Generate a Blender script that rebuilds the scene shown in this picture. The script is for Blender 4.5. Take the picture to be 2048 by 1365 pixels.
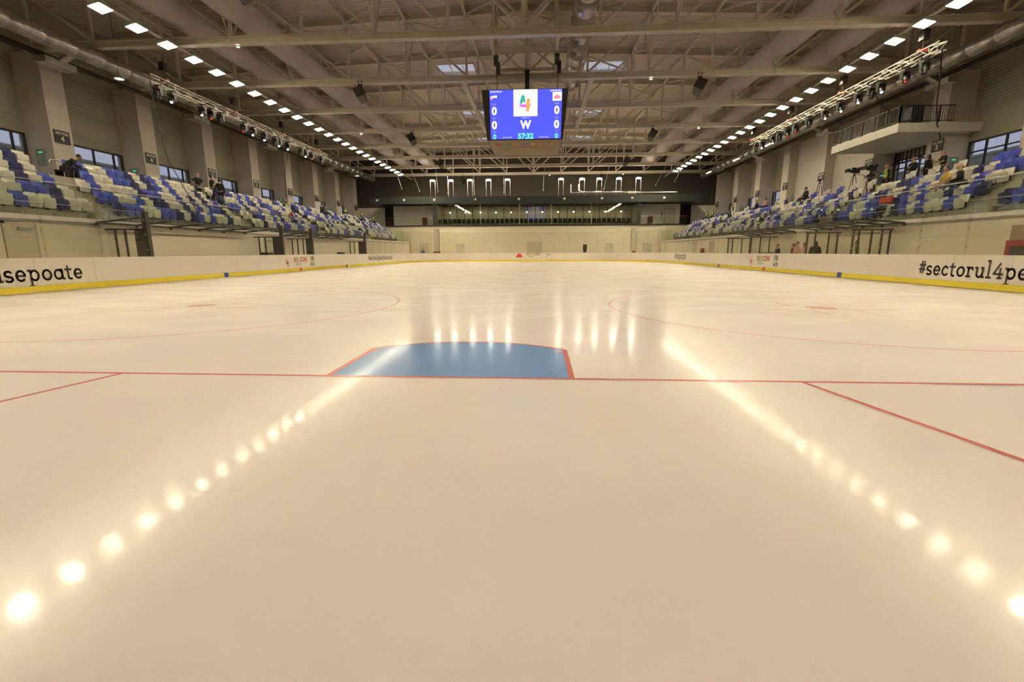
import bpy, math, random
from mathutils import Vector, Matrix
R = random.Random(7)
sc = bpy.context.scene
COL = sc.collection
for o in list(bpy.data.objects): bpy.data.objects.remove(o)

# ------------------------------------------------------------------ camera
CAMP = Vector((0.8938, -0.3843, 1.2185)); YAW, PIT, ROL, FPX = 0.05891, 0.19035, -0.00293, 927.05
fwd = Vector((-math.sin(YAW)*math.cos(PIT), math.cos(YAW)*math.cos(PIT), -math.sin(PIT)))
rt = Vector((math.cos(YAW), math.sin(YAW), 0)); up = rt.cross(fwd)
rt2 = math.cos(ROL)*rt + math.sin(ROL)*up; up2 = -math.sin(ROL)*rt + math.cos(ROL)*up
cd = bpy.data.cameras.new('camera'); cam = bpy.data.objects.new('camera', cd); COL.objects.link(cam)
cd.sensor_width = 36; cd.lens = FPX/2048*36; cd.clip_start = 0.05; cd.clip_end = 400
m = Matrix((rt2, up2, -fwd)).transposed().to_4x4(); m.translation = CAMP; cam.matrix_world = m
sc.camera = cam

# ------------------------------------------------------------------ world, exposure
LAMP_E = 850.0
w = bpy.data.worlds.new('world'); sc.world = w; w.use_nodes = True
nt = w.node_tree; bg = nt.nodes['Background']
tc = nt.nodes.new('ShaderNodeTexCoord'); sx = nt.nodes.new('ShaderNodeSeparateXYZ'); cr = nt.nodes.new('ShaderNodeValToRGB')
nt.links.new(tc.outputs['Generated'], sx.inputs[0]); nt.links.new(sx.outputs['Z'], cr.inputs[0]); nt.links.new(cr.outputs[0], bg.inputs[0])
cr.color_ramp.elements[0].position = 0.0; cr.color_ramp.elements[0].color = (0.45, 0.50, 0.62, 1)
cr.color_ramp.elements[1].position = 0.6; cr.color_ramp.elements[1].color = (0.44, 0.44, 0.48, 1)
bg.inputs[1].default_value = 1.0
sc.view_settings.view_transform = 'Standard'; sc.view_settings.look = 'None'
sc.view_settings.gamma = 1.0; sc.view_settings.use_curve_mapping = False
sc.view_settings.exposure = 0.14
cy = sc.cycles
cy.max_bounces = 7; cy.diffuse_bounces = 4; cy.glossy_bounces = 4; cy.transparent_max_bounces = 24
cy.sample_clamp_indirect = 6.0; cy.use_denoising = True
cy.caustics_reflective = False; cy.caustics_refractive = False

# ------------------------------------------------------------------ materials
def nodemat(name):
    mt = bpy.data.materials.new(name); mt.use_nodes = True
    return mt, mt.node_tree, mt.node_tree.nodes['Principled BSDF']
def mat(name, col, rough=0.6, metal=0.0, var=0.06, scale=3.0, spec=0.5, bump=0.0):
    mt, t, b = nodemat(name)
    n = t.nodes.new('ShaderNodeTexNoise'); n.inputs['Scale'].default_value = scale; n.inputs['Detail'].default_value = 3
    g = t.nodes.new('ShaderNodeTexCoord'); t.links.new(g.outputs['Object'], n.inputs['Vector'])
    r = t.nodes.new('ShaderNodeValToRGB')
    r.color_ramp.elements[0].color = tuple(c*(1-var) for c in col)+(1,); r.color_ramp.elements[1].color = tuple(min(1, c*(1+var)) for c in col)+(1,)
    r.color_ramp.elements[0].position = .3; r.color_ramp.elements[1].position = .7
    t.links.new(n.outputs['Fac'], r.inputs[0]); t.links.new(r.outputs[0], b.inputs['Base Color'])
    b.inputs['Roughness'].default_value = rough; b.inputs['Metallic'].default_value = metal
    b.inputs['Specular IOR Level'].default_value = spec
    if bump:
        bp = t.nodes.new('ShaderNodeBump'); bp.inputs['Strength'].default_value = bump; bp.inputs['Distance'].default_value = .02
        t.links.new(n.outputs['Fac'], bp.inputs['Height']); t.links.new(bp.outputs[0], b.inputs['Normal'])
    return mt
def emis(name, col, s):
    mt, t, b = nodemat(name)
    b.inputs['Base Color'].default_value = (0, 0, 0, 1); b.inputs['Emission Color'].default_value = col+(1,)
    b.inputs['Emission Strength'].default_value = s; b.inputs['Roughness'].default_value = .5
    return mt
def ribbed(name, col, axis, freq, rough=.55, strength=.6, dist=.03, metal=0.0, dark=.82):
    mt, t, b = nodemat(name)
    g = t.nodes.new('ShaderNodeTexCoord'); wv = t.nodes.new('ShaderNodeTexWave')
    wv.wave_type = 'BANDS'; wv.bands_direction = axis; wv.wave_profile = 'SIN'; wv.inputs['Scale'].default_value = freq
    t.links.new(g.outputs['Object'], wv.inputs['Vector'])
    r = t.nodes.new('ShaderNodeValToRGB'); r.color_ramp.elements[0].color = tuple(c*dark for c in col)+(1,); r.color_ramp.elements[1].color = col+(1,)
    r.color_ramp.elements[0].position = .0; r.color_ramp.elements[1].position = .22
    t.links.new(wv.outputs['Fac'], r.inputs[0]); t.links.new(r.outputs[0], b.inputs['Base Color'])
    bp = t.nodes.new('ShaderNodeBump'); bp.inputs['Strength'].default_value = strength; bp.inputs['Distance'].default_value = dist
    t.links.new(wv.outputs['Fac'], bp.inputs['Height']); t.links.new(bp.outputs[0], b.inputs['Normal'])
    b.inputs['Roughness'].default_value = rough; b.inputs['Metallic'].default_value = metal
    return mt
def glass(name, tint, refl=0.08, rough=0.0, cap=.16):
    mt = bpy.data.materials.new(name); mt.use_nodes = True; t = mt.node_tree; t.nodes.clear()
    o = t.nodes.new('ShaderNodeOutputMaterial'); mx = t.nodes.new('ShaderNodeMixShader')
    tr = t.nodes.new('ShaderNodeBsdfTransparent'); tr.inputs[0].default_value = tint+(1,)
    gl = t.nodes.new('ShaderNodeBsdfGlossy'); gl.inputs['Roughness'].default_value = rough
    fr = t.nodes.new('ShaderNodeFresnel'); fr.inputs[0].default_value = 1.45
    mul = t.nodes.new('ShaderNodeMath'); mul.operation = 'MULTIPLY'; mul.inputs[1].default_value = refl/0.04
    mn = t.nodes.new('ShaderNodeMath'); mn.operation = 'MINIMUM'; mn.inputs[1].default_value = cap
    t.links.new(fr.outputs[0], mul.inputs[0]); t.links.new(mul.outputs[0], mn.inputs[0]); t.links.new(mn.outputs[0], mx.inputs[0])
    t.links.new(tr.outputs[0], mx.inputs[1]); t.links.new(gl.outputs[0], mx.inputs[2]); t.links.new(mx.outputs[0], o.inputs[0])
    return mt
def icemat(name, col, amt=1.0):
    mt, t, b = nodemat(name)
    g = t.nodes.new('ShaderNodeTexCoord')
    mp = t.nodes.new('ShaderNodeMapping'); mp.inputs['Scale'].default_value = (.6, .85, 1); t.links.new(g.outputs['Object'], mp.inputs[0])
    n1 = t.nodes.new('ShaderNodeTexNoise'); n1.inputs['Scale'].default_value = 1.1; n1.inputs['Detail'].default_value = 6; n1.inputs['Distortion'].default_value = .4
    t.links.new(mp.outputs[0], n1.inputs['Vector'])
    n2 = t.nodes.new('ShaderNodeTexNoise'); n2.inputs['Scale'].default_value = 24; n2.inputs['Detail'].default_value = 5; t.links.new(g.outputs['Object'], n2.inputs['Vector'])
    # long thin skate scratches: strongly stretched noise in two directions
    sc_ = []
    for ang, s in ((.35, 1.0), (-1.1, .8), (1.35, .9)):
        q = t.nodes.new('ShaderNodeMapping'); q.inputs['Rotation'].default_value = (0, 0, ang); q.inputs['Scale'].default_value = (.35*s, 40*s, 1)
        t.links.new(g.outputs['Object'], q.inputs[0])
        nn = t.nodes.new('ShaderNodeTexNoise'); nn.inputs['Scale'].default_value = 1.6; nn.inputs['Detail'].default_value = 4; nn.inputs['Distortion'].default_value = .6
        t.links.new(q.outputs[0], nn.inputs['Vector'])
        rr = t.nodes.new('ShaderNodeMapRange'); rr.inputs[1].default_value = .70; rr.inputs[2].default_value = .80; t.links.new(nn.outputs['Fac'], rr.inputs[0])
        sc_.append(rr.outputs[0])
    a = t.nodes.new('ShaderNodeMath'); a.operation = 'ADD'; t.links.new(sc_[0], a.inputs[0]); t.links.new(sc_[1], a.inputs[1])
    a2 = t.nodes.new('ShaderNodeMath'); a2.operation = 'ADD'; a2.use_clamp = True; t.links.new(a.outputs[0], a2.inputs[0]); t.links.new(sc_[2], a2.inputs[1])
    r = t.nodes.new('ShaderNodeValToRGB'); r.color_ramp.elements[0].color = tuple(c*.975 for c in col)+(1,); r.color_ramp.elements[1].color = tuple(min(1, c*1.02) for c in col)+(1,)
    r.color_ramp.elements[0].position = .3; r.color_ramp.elements[1].position = .7; t.links.new(n1.outputs['Fac'], r.inputs[0])
    mxc = t.nodes.new('ShaderNodeMixRGB'); mxc.inputs[2].default_value = (.9, .9, .9, 1)
    mm = t.nodes.new('ShaderNodeMath'); mm.operation = 'MULTIPLY'; mm.inputs[1].default_value = .10; t.links.new(a2.outputs[0], mm.inputs[0])
    t.links.new(mm.outputs[0], mxc.inputs[0]); t.links.new(r.outputs[0], mxc.inputs[1]); t.links.new(mxc.outputs[0], b.inputs['Base Color'])
    rg = t.nodes.new('ShaderNodeMapRange'); rg.inputs[1].default_value = .35; rg.inputs[2].default_value = .7; rg.inputs[3].default_value = .18; rg.inputs[4].default_value = .23
    t.links.new(n1.outputs['Fac'], rg.inputs[0]); t.links.new(rg.outputs[0], b.inputs['Roughness'])
    b1 = t.nodes.new('ShaderNodeBump'); b1.inputs['Strength'].default_value = .02; b1.inputs['Distance'].default_value = .02; t.links.new(n1.outputs['Fac'], b1.inputs['Height'])
    b2 = t.nodes.new('ShaderNodeBump'); b2.inputs['Strength'].default_value = .07; b2.inputs['Distance'].default_value = .004; t.links.new(n2.outputs['Fac'], b2.inputs['Height']); t.links.new(b1.outputs[0], b2.inputs['Normal'])
    b3 = t.nodes.new('ShaderNodeBump'); b3.inputs['Strength'].default_value = .07; b3.inputs['Distance'].default_value = .004; b3.invert = True; t.links.new(a2.outputs[0], b3.inputs['Height']); t.links.new(b2.outputs[0], b3.inputs['Normal'])
    t.links.new(b3.outputs[0], b.inputs['Normal'])
    b.inputs['IOR'].default_value = 1.33; b.inputs['Specular IOR Level'].default_value = .10*amt
    b.inputs['Coat Weight'].default_value = .15
    n4 = t.nodes.new('ShaderNodeTexNoise'); n4.inputs['Scale'].default_value = 5; n4.inputs['Detail'].default_value = 8; n4.inputs['Distortion'].default_value = 1.2; t.links.new(g.outputs['Object'], n4.inputs['Vector'])
    r4 = t.nodes.new('ShaderNodeMapRange'); r4.inputs[1].default_value = .38; r4.inputs[2].default_value = .62; r4.inputs[3].default_value = .045; r4.inputs[4].default_value = .10; t.links.new(n4.outputs['Fac'], r4.inputs[0]); t.links.new(r4.outputs[0], b.inputs['Coat Roughness']); b.inputs['Coat IOR'].default_value = 1.31; t.links.new(b3.outputs[0], b.inputs['Coat Normal'])
    return mt

M = {}
M['ice'] = icemat('ice', (.575, .518, .498)); M['ice_red'] = icemat('ice_red', (.47, .14, .12)); M['ice_redfaint'] = icemat('ice_redfaint', (.52, .33, .30))
M['ice_blue'] = icemat('ice_blue', (.14, .24, .47)); M['ice_faint'] = icemat('ice_faint', (.55, .50, .47)); M['ice_stain'] = icemat('ice_stain', (.58, .53, .48))
M['concrete'] = mat('concrete', (.50, .46, .38), .75, scale=2, bump=.05)
M['stand'] = mat('stand_concrete', (.36, .33, .26), .7, scale=2)
M['wall_low'] = mat('painted_wall', (.72, .64, .48), .6, var=.03, scale=.8)
M['wall_low_r'] = M['wall_low']
M['cladding'] = ribbed('wall_cladding', (.36, .33, .24), 'Z', 1.6, .6, .5, .02, dark=.9)
M['pillar'] = mat('pillar_paint', (.66, .58, .50), .6, var=.03, scale=1)
M['white'] = mat('white_paint', (.74, .68, .58), .5, var=.03)
M['deck'] = ribbed('roof_deck', (.86, .75, .61), 'Y', 1.15, .5, 1.0, .06, dark=.72)
M['steel'] = mat('grey_painted_steel', (.78, .70, .56), .45, var=.05)
M['steel_lit'] = mat('grey_painted_steel_pale', (.52, .475, .38), .45, var=.05)
M['textile'] = mat('textile_duct', (.66, .57, .55), .85, var=.03)
M['silver'] = mat('galvanised_metal', (.62, .58, .54), .28, .9, var=.2, scale=6, bump=.35)
M['silver_duct'] = mat('foil_duct', (.55, .51, .48), .3, .85, var=.25, scale=4, bump=.5)
M['chrome'] = mat('steel_rail', (.70, .67, .62), .25, .9)
M['alu'] = mat('aluminium_truss', (.58, .53, .45), .35, .6)
M['black'] = mat('black_metal', (.018, .017, .016), .4)
M['dark'] = mat('dark_brown', (.085, .07, .052), .8, var=.1)
M['darksteel'] = mat('dark_steel_frame', (.035, .029, .022), .45)
M['fascia'] = mat('dark_green_fascia', (.020, .026, .022), .35, var=.1, scale=1)
M['board'] = mat('white_board_plastic', (.86, .77, .65), .3, var=.02, scale=1)
M['yellow'] = mat('yellow_kick_plastic', (.92, .72, .06), .35, var=.03)
M['seam'] = mat('board_seam', (.50, .44, .37), .5)
M['markblue'] = mat('blue_marker', (.03, .06, .30), .4); M['markred'] = mat('red_marker', (.75, .12, .05), .4)
M['ink'] = mat('dark_lettering', (.06, .045, .035), .5)
M['glass'] = glass('clear_glass', (.97, .97, .95), .02, cap=.07)
M['glass_bal'] = glass('balustrade_glass', (.95, .975, .93), .02, cap=.07)
M['glass_win'] = glass('window_glass', (.93, .94, .98), .05, cap=.25)
M['glass_sky'] = glass('skylight_glass', (.98, .97, .98), .02, cap=.1); M['glass_box'] = glass('dark_glass', (.80, .82, .72), .06, cap=.3)
M['plate'] = mat('clear_edge', (.55, .50, .42), .3, .3)
M['seat_white'] = mat('white_seat_plastic', (.66, .62, .52), .4, var=.02)
M['seat_blue'] = mat('blue_seat_plastic', (.055, .085, .46), .35, var=.05)
M['seat_navy'] = mat('navy_seat_plastic', (.018, .024, .11), .35, var=.05)
def lampmat(name, col, e):
    # floodlight optics: strongest straight ahead of the lens, weaker towards the side
    mt, t, b = nodemat(name); b.inputs['Base Color'].default_value = (0, 0, 0, 1); b.inputs['Emission Color'].default_value = col+(1,)
    g = t.nodes.new('ShaderNodeNewGeometry'); d = t.nodes.new('ShaderNodeVectorMath'); d.operation = 'DOT_PRODUCT'
    t.links.new(g.outputs['Incoming'], d.inputs[0]); t.links.new(g.outputs['Normal'], d.inputs[1])
    cb = t.nodes.new('ShaderNodeCombineXYZ'); sg = t.nodes.new('ShaderNodeSeparateXYZ'); t.links.new(g.outputs['Position'], sg.inputs[0])
    si = t.nodes.new('ShaderNodeMath'); si.operation = 'SIGN'; t.links.new(sg.outputs[0], si.inputs[0])
    ai = t.nodes.new('ShaderNodeMath'); ai.operation = 'MULTIPLY'; ai.inputs[1].default_value = -.79; t.links.new(si.outputs[0], ai.inputs[0])
    t.links.new(ai.outputs[0], cb.inputs[0]); cb.inputs[2].default_value = -.613; t.links.new(cb.outputs[0], d.inputs[1])   # asymmetric optics aimed at the ice
    p = t.nodes.new('ShaderNodeMath'); p.operation = 'MAXIMUM'; p.inputs[1].default_value = .0; t.links.new(d.outputs['Value'], p.inputs[0])
    pw = t.nodes.new('ShaderNodeMath'); pw.operation = 'POWER'; pw.inputs[1].default_value = 6.0; t.links.new(p.outputs[0], pw.inputs[0])
    p = t.nodes.new('ShaderNodeMath'); p.operation = 'MAXIMUM'; p.inputs[1].default_value = .10; t.links.new(pw.outputs[0], p.inputs[0])
    q = t.nodes.new('ShaderNodeMath'); q.operation = 'MULTIPLY'; q.inputs[1].default_value = e; t.links.new(p.outputs[0], q.inputs[0]); t.links.new(q.outputs[0], b.inputs['Emission Strength']); return mt
M['lamp'] = lampmat('lamp_light', (1.0, .88, .61), LAMP_E)
M['lamp_far'] = emis('far_lamp_light', (1.0, .90, .72), 210)
M['spot'] = emis('spot_light', (.85, .85, 1.0), 22); M['spot_red'] = emis('red_spot_light', (1.0, .05, .02), 1.2); M['pend'] = emis('pendant_light', (1.0, .95, .85), 10)
M['added_lounge_light'] = emis('added_lounge_light', (1.0, .92, .72), 45); M['screen'] = emis('screen_blue', (.085, .10, 1.0), 1.04)
M['scr_white'] = emis('screen_white', (1, 1, 1), 1.3); M['scr_cyan'] = emis('screen_cyan', (.15, 1, .95), 1.2); M['scr_lilac'] = emis('screen_lilac', (.6, .6, 1), 1.1)
for n, c in dict(scr_red=(.95, .12, .1), scr_green=(.05, .45, .35), scr_mag=(.8, .15, .8), scr_orange=(1, .3, .1), scr_pink=(1, .25, .35), scr_yellow=(1, .62, .15)).items(): M[n] = emis(n, c, 1.0)
M['exit_green'] = emis('green_exit_light', (.05, .8, .35), .8); M['tiny_red'] = emis('red_pilot', (1, .1, .15), 6)
for n, c in dict(p_red=(.70, .08, .07), p_green=(.12, .42, .14), p_orange=(.80, .30, .05), p_yellow=(.75, .58, .08), p_grey=(.25, .22, .20), p_purple=(.35, .15, .30), p_navy=(.04, .05, .12), p_pink=(.75, .3, .28)).items(): M[n] = mat(n, c, .5)
M['board_beige'] = mat('beige_panel', (.35, .27, .15), .5)
M['doorpaint'] = mat('door_paint', (.55, .50, .37), .5, var=.03)
M['grey_panel'] = mat('grey_green_panel', (.33, .36, .30), .5); M['red_box'] = mat('red_cabinet', (.30, .035, .02), .4)
M['fabric_black'] = mat('black_cloth', (.012, .012, .012), .9); M['fabric_green'] = mat('dark_green_cloth', (.02, .045, .03), .9)
M['fabric_grey'] = mat('grey_cloth', (.20, .19, .17), .9); M['fabric_white'] = mat('white_cloth', (.70, .66, .60), .9); M['fabric_blue'] = mat('blue_cloth', (.07, .13, .24), .9)
M['fabric_jeans'] = mat('denim', (.05, .07, .09), .9); M['fabric_yellow'] = mat('yellow_cloth', (.70, .50, .12), .9); M['fabric_pink'] = mat('pink_cloth', (.60, .35, .28), .9)
M['hivis'] = mat('hi_vis_cloth', (.45, .62, .05), .7); M['fabric_plaid'] = mat('plaid_cloth', (.32, .31, .27), .9, var=.35, scale=30)
M['fabric_khaki'] = mat('khaki_cloth', (.16, .14, .10), .9); M['fabric_red'] = mat('red_cloth', (.50, .07, .03), .9)
M['skin'] = mat('skin', (.40, .215, .14), .55, var=.04); M['hair_dark'] = mat('dark_hair', (.02, .015, .01), .7); M['hair_brown'] = mat('brown_hair', (.08, .045, .02), .7); M['hair_blonde'] = mat('blonde_hair', (.42, .25, .10), .6); M['hair_ginger'] = mat('ginger_hair', (.35, .12, .05), .6)
M['paper'] = mat('paper', (.75, .75, .75), .6)

# ------------------------------------------------------------------ mesh helper
class MB:
    def __init__(s): s.v = []; s.f = []; s.mi = []; s.m = 0; s.sm = []
    def add(s, vs, fs, smooth=False):
        n = len(s.v); s.v += [tuple(p) for p in vs]
        for f in fs: s.f.append(tuple(i+n for i in f)); s.mi.append(s.m); s.sm.append(smooth)
        return s
    def box(s, x0, x1, y0, y1, z0, z1):
        vs = [(x, y, z) for z in (z0, z1) for y in (y0, y1) for x in (x0, x1)]
        return s.add(vs, [(0, 2, 3, 1), (4, 5, 7, 6), (0, 1, 5, 4), (2, 6, 7, 3), (0, 4, 6, 2), (1, 3, 7, 5)])
    def quad(s, a, b, c, d): return s.add([a, b, c, d], [(0, 1, 2, 3)])
    def prism(s, pts, d):
        n = len(pts); d = Vector(d); vs = [Vector(p) for p in pts]+[Vector(p)+d for p in pts]
        return s.add(vs, [tuple(range(n))[::-1], tuple(range(n, 2*n))]+[(i, (i+1) % n, n+(i+1) % n, n+i) for i in range(n)])
    def frame(s, p, q, upv=(0, 0, 1)):
        p, q = Vector(p), Vector(q); d = (q-p).normalized(); u = Vector(upv)
        if abs(d.dot(u)) > .98: u = Vector((0, 1, 0)) if abs(d.y) < .9 else Vector((1, 0, 0))
        sd = d.cross(u).normalized(); u = sd.cross(d); return p, q, sd, u
    def bar(s, p, q, w, h=None, upv=(0, 0, 1)):
        h = h or w; p, q, sd, u = s.frame(p, q, upv)
        vs = [e+sd*a*w/2+u*b*h/2 for e in (p, q) for a, b in ((-1, -1), (1, -1), (1, 1), (-1, 1))]
        return s.add(vs, [(0, 1, 2, 3), (7, 6, 5, 4)]+[(i, i+4, (i+1) % 4+4, (i+1) % 4) for i in range(4)])
    def ibeam(s, p, q, w, h, t=.03):
        p, q, sd, u = s.frame(p, q)
        s.bar(p+u*(h/2-t/2), q+u*(h/2-t/2), w, t); s.bar(p-u*(h/2-t/2), q-u*(h/2-t/2), w, t); return s.bar(p, q, t, h-2*t)
    def tube(s, p, q, r, r2=None, n=10, caps=True, smooth=True):
        r2 = r if r2 is None else r2; p, q, sd, u = s.frame(p, q)
        vs = []
        for e, rr in ((p, r), (q, r2)):
            for i in range(n): a = 2*math.pi*i/n; vs.append(e+sd*math.cos(a)*rr+u*math.sin(a)*rr)
        s.add(vs, [(i, (i+1) % n, n+(i+1) % n, n+i) for i in range(n)], smooth)
        if caps: s.add(vs, [tuple(range(n))[::-1], tuple(range(n, 2*n))])
        return s
    def path(s, pts, r, n=6):
        for a, b in zip(pts, pts[1:]): s.tube(a, b, r, n=n)
        return s
    def lathe(s, c, prof, n=16, axis='z'):
        vs = []
        for rr, h in prof:
            for i in range(n):
                a = 2*math.pi*i/n; x, y = rr*math.cos(a), rr*math.sin(a)
                vs.append({'z': (c[0]+x, c[1]+y, c[2]+h), 'y': (c[0]+x, c[1]+h, c[2]+y), 'x': (c[0]+h, c[1]+x, c[2]+y)}[axis])
        fs = [(k*n+i, k*n+(i+1) % n, (k+1)*n+(i+1) % n, (k+1)*n+i) for k in range(len(prof)-1) for i in range(n)]
        return s.add(vs, fs, True)
    def ball(s, c, rx, ry=None, rz=None, n=10, k=7):
        ry = ry or rx; rz = rz or rx; vs = []
        for j in range(k+1):
            t = math.pi*j/k
            for i in range(n):
                a = 2*math.pi*i/n; vs.append((c[0]+rx*math.sin(t)*math.cos(a), c[1]+ry*math.sin(t)*math.sin(a), c[2]-rz*math.cos(t)))
        return s.add(vs, [(j*n+i, j*n+(i+1) % n, (j+1)*n+(i+1) % n, (j+1)*n+i) for j in range(k) for i in range(n)], True)
    def mesh(s, name, mats):
        me = bpy.data.meshes.new(name); me.from_pydata(s.v, [], s.f)
        for k in (mats if isinstance(mats, (list, tuple)) else [mats]): me.materials.append(M[k] if isinstance(k, str) else k)
        me.polygons.foreach_set('material_index', s.mi); me.polygons.foreach_set('use_smooth', s.sm); me.update()
        return me
    def build(s, name, mats, parent=None, **kw):
        o = bpy.data.objects.new(name, s.mesh(name, mats)); COL.objects.link(o)
        if parent: o.parent = parent
        if kw: tag(o, **kw)
        return o
def tag(o, label=None, cat=None, group=None, kind=None):
    if label: o['label'] = label
    if cat: o['category'] = cat
    if group: o['group'] = group
    if kind: o['kind'] = kind
    return o
def empty(name, loc=(0, 0, 0), rz=0, **kw):
    o = bpy.data.objects.new(name, None); o.empty_display_size = .1; COL.objects.link(o)
    o.location = loc; o.rotation_euler = (0, 0, rz); return tag(o, **kw)
def child(name, me, parent):
    o = bpy.data.objects.new(name, me); COL.objects.link(o); o.parent = parent; return o
ORD = ['first', 'second', 'third', 'fourth', 'fifth', 'sixth', 'seventh', 'eighth', 'ninth', 'tenth', 'eleventh', 'twelfth', 'thirteenth', 'fourteenth', 'fifteenth', 'sixteenth', 'seventeenth', 'eighteenth', 'nineteenth', 'twentieth'] 
def ordn(i):
    if i < 20: return ORD[i]
    tens = {2: 'twenty', 3: 'thirty', 4: 'forty', 5: 'fifty', 6: 'sixty', 7: 'seventy', 8: 'eighty', 9: 'ninety'}[(i+1)//10]
    return (tens[:-1]+'ieth') if (i+1) % 10 == 0 else tens+'-'+ORD[(i+1) % 10-1]

# ------------------------------------------------------------------ text
def textmesh(txt, size, depth=.0, bold=0.0, align='CENTER'):
    c = bpy.data.curves.new('t', 'FONT'); c.body = txt; c.size = size; c.extrude = depth; c.offset = bold; c.align_x = align; c.align_y = 'CENTER'
    c.resolution_u = 3
    o = bpy.data.objects.new('t', c); COL.objects.link(o)
    bpy.context.view_layer.update()
    dg = bpy.context.evaluated_depsgraph_get(); me = bpy.data.meshes.new_from_object(o.evaluated_get(dg))
    bpy.data.objects.remove(o); bpy.data.curves.remove(c); return me
def text_into(mb, txt, size, origin, xd, yd, bold=0.0, align='CENTER', sx=1.0, mi=0):
    """append text as faces into MB; xd, yd are the reading direction and the up direction"""
    me = textmesh(txt, size, 0, bold, align); origin, xd, yd = Vector(origin), Vector(xd), Vector(yd)
    keep = mb.m; mb.m = mi
    mb.add([origin+xd*v.co.x*sx+yd*v.co.y for v in me.vertices], [tuple(p.vertices) for p in me.polygons]); mb.m = keep
    bpy.data.meshes.remove(me)

# slab serif letters drawn as strokes (unit: x-height 1)
def arc(cx, cy_, rx, ry, a0, a1, n=12): return [(cx+rx*math.cos(math.radians(a0+(a1-a0)*i/n)), cy_+ry*math.sin(math.radians(a0+(a1-a0)*i/n))) for i in range(n+1)]
def sl(x, y, w=.22): return [(x-w, y), (x+w, y)]
GL = {
 'a': (.95, [arc(.42, .5, .36, .44, 0, 360, 18), [(.80, .95), (.80, .06), (1.0, .06)], [(.62, .95), (.80, .95)]]),
 's': (.80, [arc(.38, .70, .28, .24, 30, 270, 10)+arc(.38, .24, .30, .22, 90, -150, 10)]),
 'e': (.90, [[(.08, .50), (.76, .50)]+arc(.42, .5, .35, .45, 0, 320, 16)]),
 'p': (1.05, [[(.0, .95), (.22, .95), (.22, -.50)], arc(.55, .5, .34, .45, 150, -150, 16), sl(.22, -.50)]),
 'o': (.95, [arc(.45, .5, .38, .45, 0, 360, 18)]),
 't': (.70, [[(.26, 1.28), (.26, .22)]+arc(.48, .22, .22, .20, 180, 300, 6), [(.0, .95), (.60, .95)]]),
 'c': (.82, [arc(.44, .5, .36, .45, 40, 320, 14)]),
 'r': (.80, [[(.0, .95), (.20, .95), (.20, .05)], sl(.22, .05), [(.20, .62)]+arc(.46, .62, .26, .32, 170, 50, 8)+[(.66, .72)]]),
 'u': (1.0, [[(.0, .95), (.16, .95), (.16, .35)]+arc(.44, .35, .28, .30, 180, 330, 8)+[(.76, .40)], [(.60, .95), (.78, .95), (.78, .06), (.95, .06)]]),
 'l': (.55, [[(.02, 1.62), (.24, 1.62), (.24, .05)], sl(.26, .05, .24)]),
 '4': (1.0, [[(.60, 1.40), (.05, .42), (.95, .42)], [(.66, .95), (.66, .05)], sl(.66, .05)]),
 'n': (1.02, [[(.0, .95), (.20, .95), (.20, .05)], sl(.20, .05, .2), [(.20, .60)]+arc(.50, .58, .28, .34, 160, 0, 8)+[(.78, .05)], sl(.78, .05, .2)]),
 'b': (.98, [[(.0, 1.62), (.20, 1.62), (.20, .05)], arc(.52, .5, .34, .45, 150, -150, 16)]),
 'i': (.50, [[(.02, .95), (.22, .95), (.22, .05)], sl(.22, .05, .22), [(.20, 1.30), (.24, 1.42)]]),
 '#': (.85, [[(.22, .15), (.36, 1.45)], [(.52, .15), (.66, 1.45)], [(.02, .55), (.80, .55)], [(.06, 1.05), (.84, 1.05)]]),
}
def slab_text(mb, txt, h, origin, xd, yd, sw=.205, sp=1.05):
    origin, xd, yd = Vector(origin), Vector(xd), Vector(yd); X = 0
    for ch in txt:
        wd, strokes = GL[ch]
        for st in strokes:
            for (x0, y0), (x1, y1) in zip(st, st[1:]):
                d = math.hypot(x1-x0, y1-y0)
                if d < 1e-6: continue
                ex, ey = (x1-x0)/d, (y1-y0)/d; hw = sw/2; e = hw*.55
                P = [(x0-ex*e-ey*hw, y0-ey*e+ex*hw), (x1+ex*e-ey*hw, y1+ey*e+ex*hw), (x1+ex*e+ey*hw, y1+ey*e-ex*hw), (x0-ex*e+ey*hw, y0-ey*e-ex*hw)]
                mb.add([origin+xd*((X+a)*h)+yd*(b*h) for a, b in P], [(0, 1, 2, 3)])
        X += wd*sp+.12
    return X*h

# ------------------------------------------------------------------ geometry constants
GL_Y, CEN_Y = 4.0, 30.0
TY = [24.9+6*i for i in range(-6, 8)]            # roof trusses
PY = [25.5+6*i for i in range(-4, 8)]            # wall pillars
WL, WR, PLX, PRX = -27.1, 26.7, -25.6, 25.2      # walls, pillar faces
YN, YF = -12.0, 70.0
BZ = 11.65                                       # bottom flange of trusses
def topz(x): return 15.45-.038*abs(x)            # underside of the top chords
def deckz(x): return topz(x)+.42
AISL = {-1: [(8.3, 9.4), (18.6, 19.7), (28.8, 29.9), (39.3, 40.5), (50.0, 51.1)], 1: [(8.3, 9.5), (18.5, 19.8), (28.4, 29.8), (38.5, 39.6), (49.0, 50.2)]}
def rowx(k): return 17.62+.75*k
def rowz(k): return 2.56+.50*k
WALKZ = rowz(4)

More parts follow.
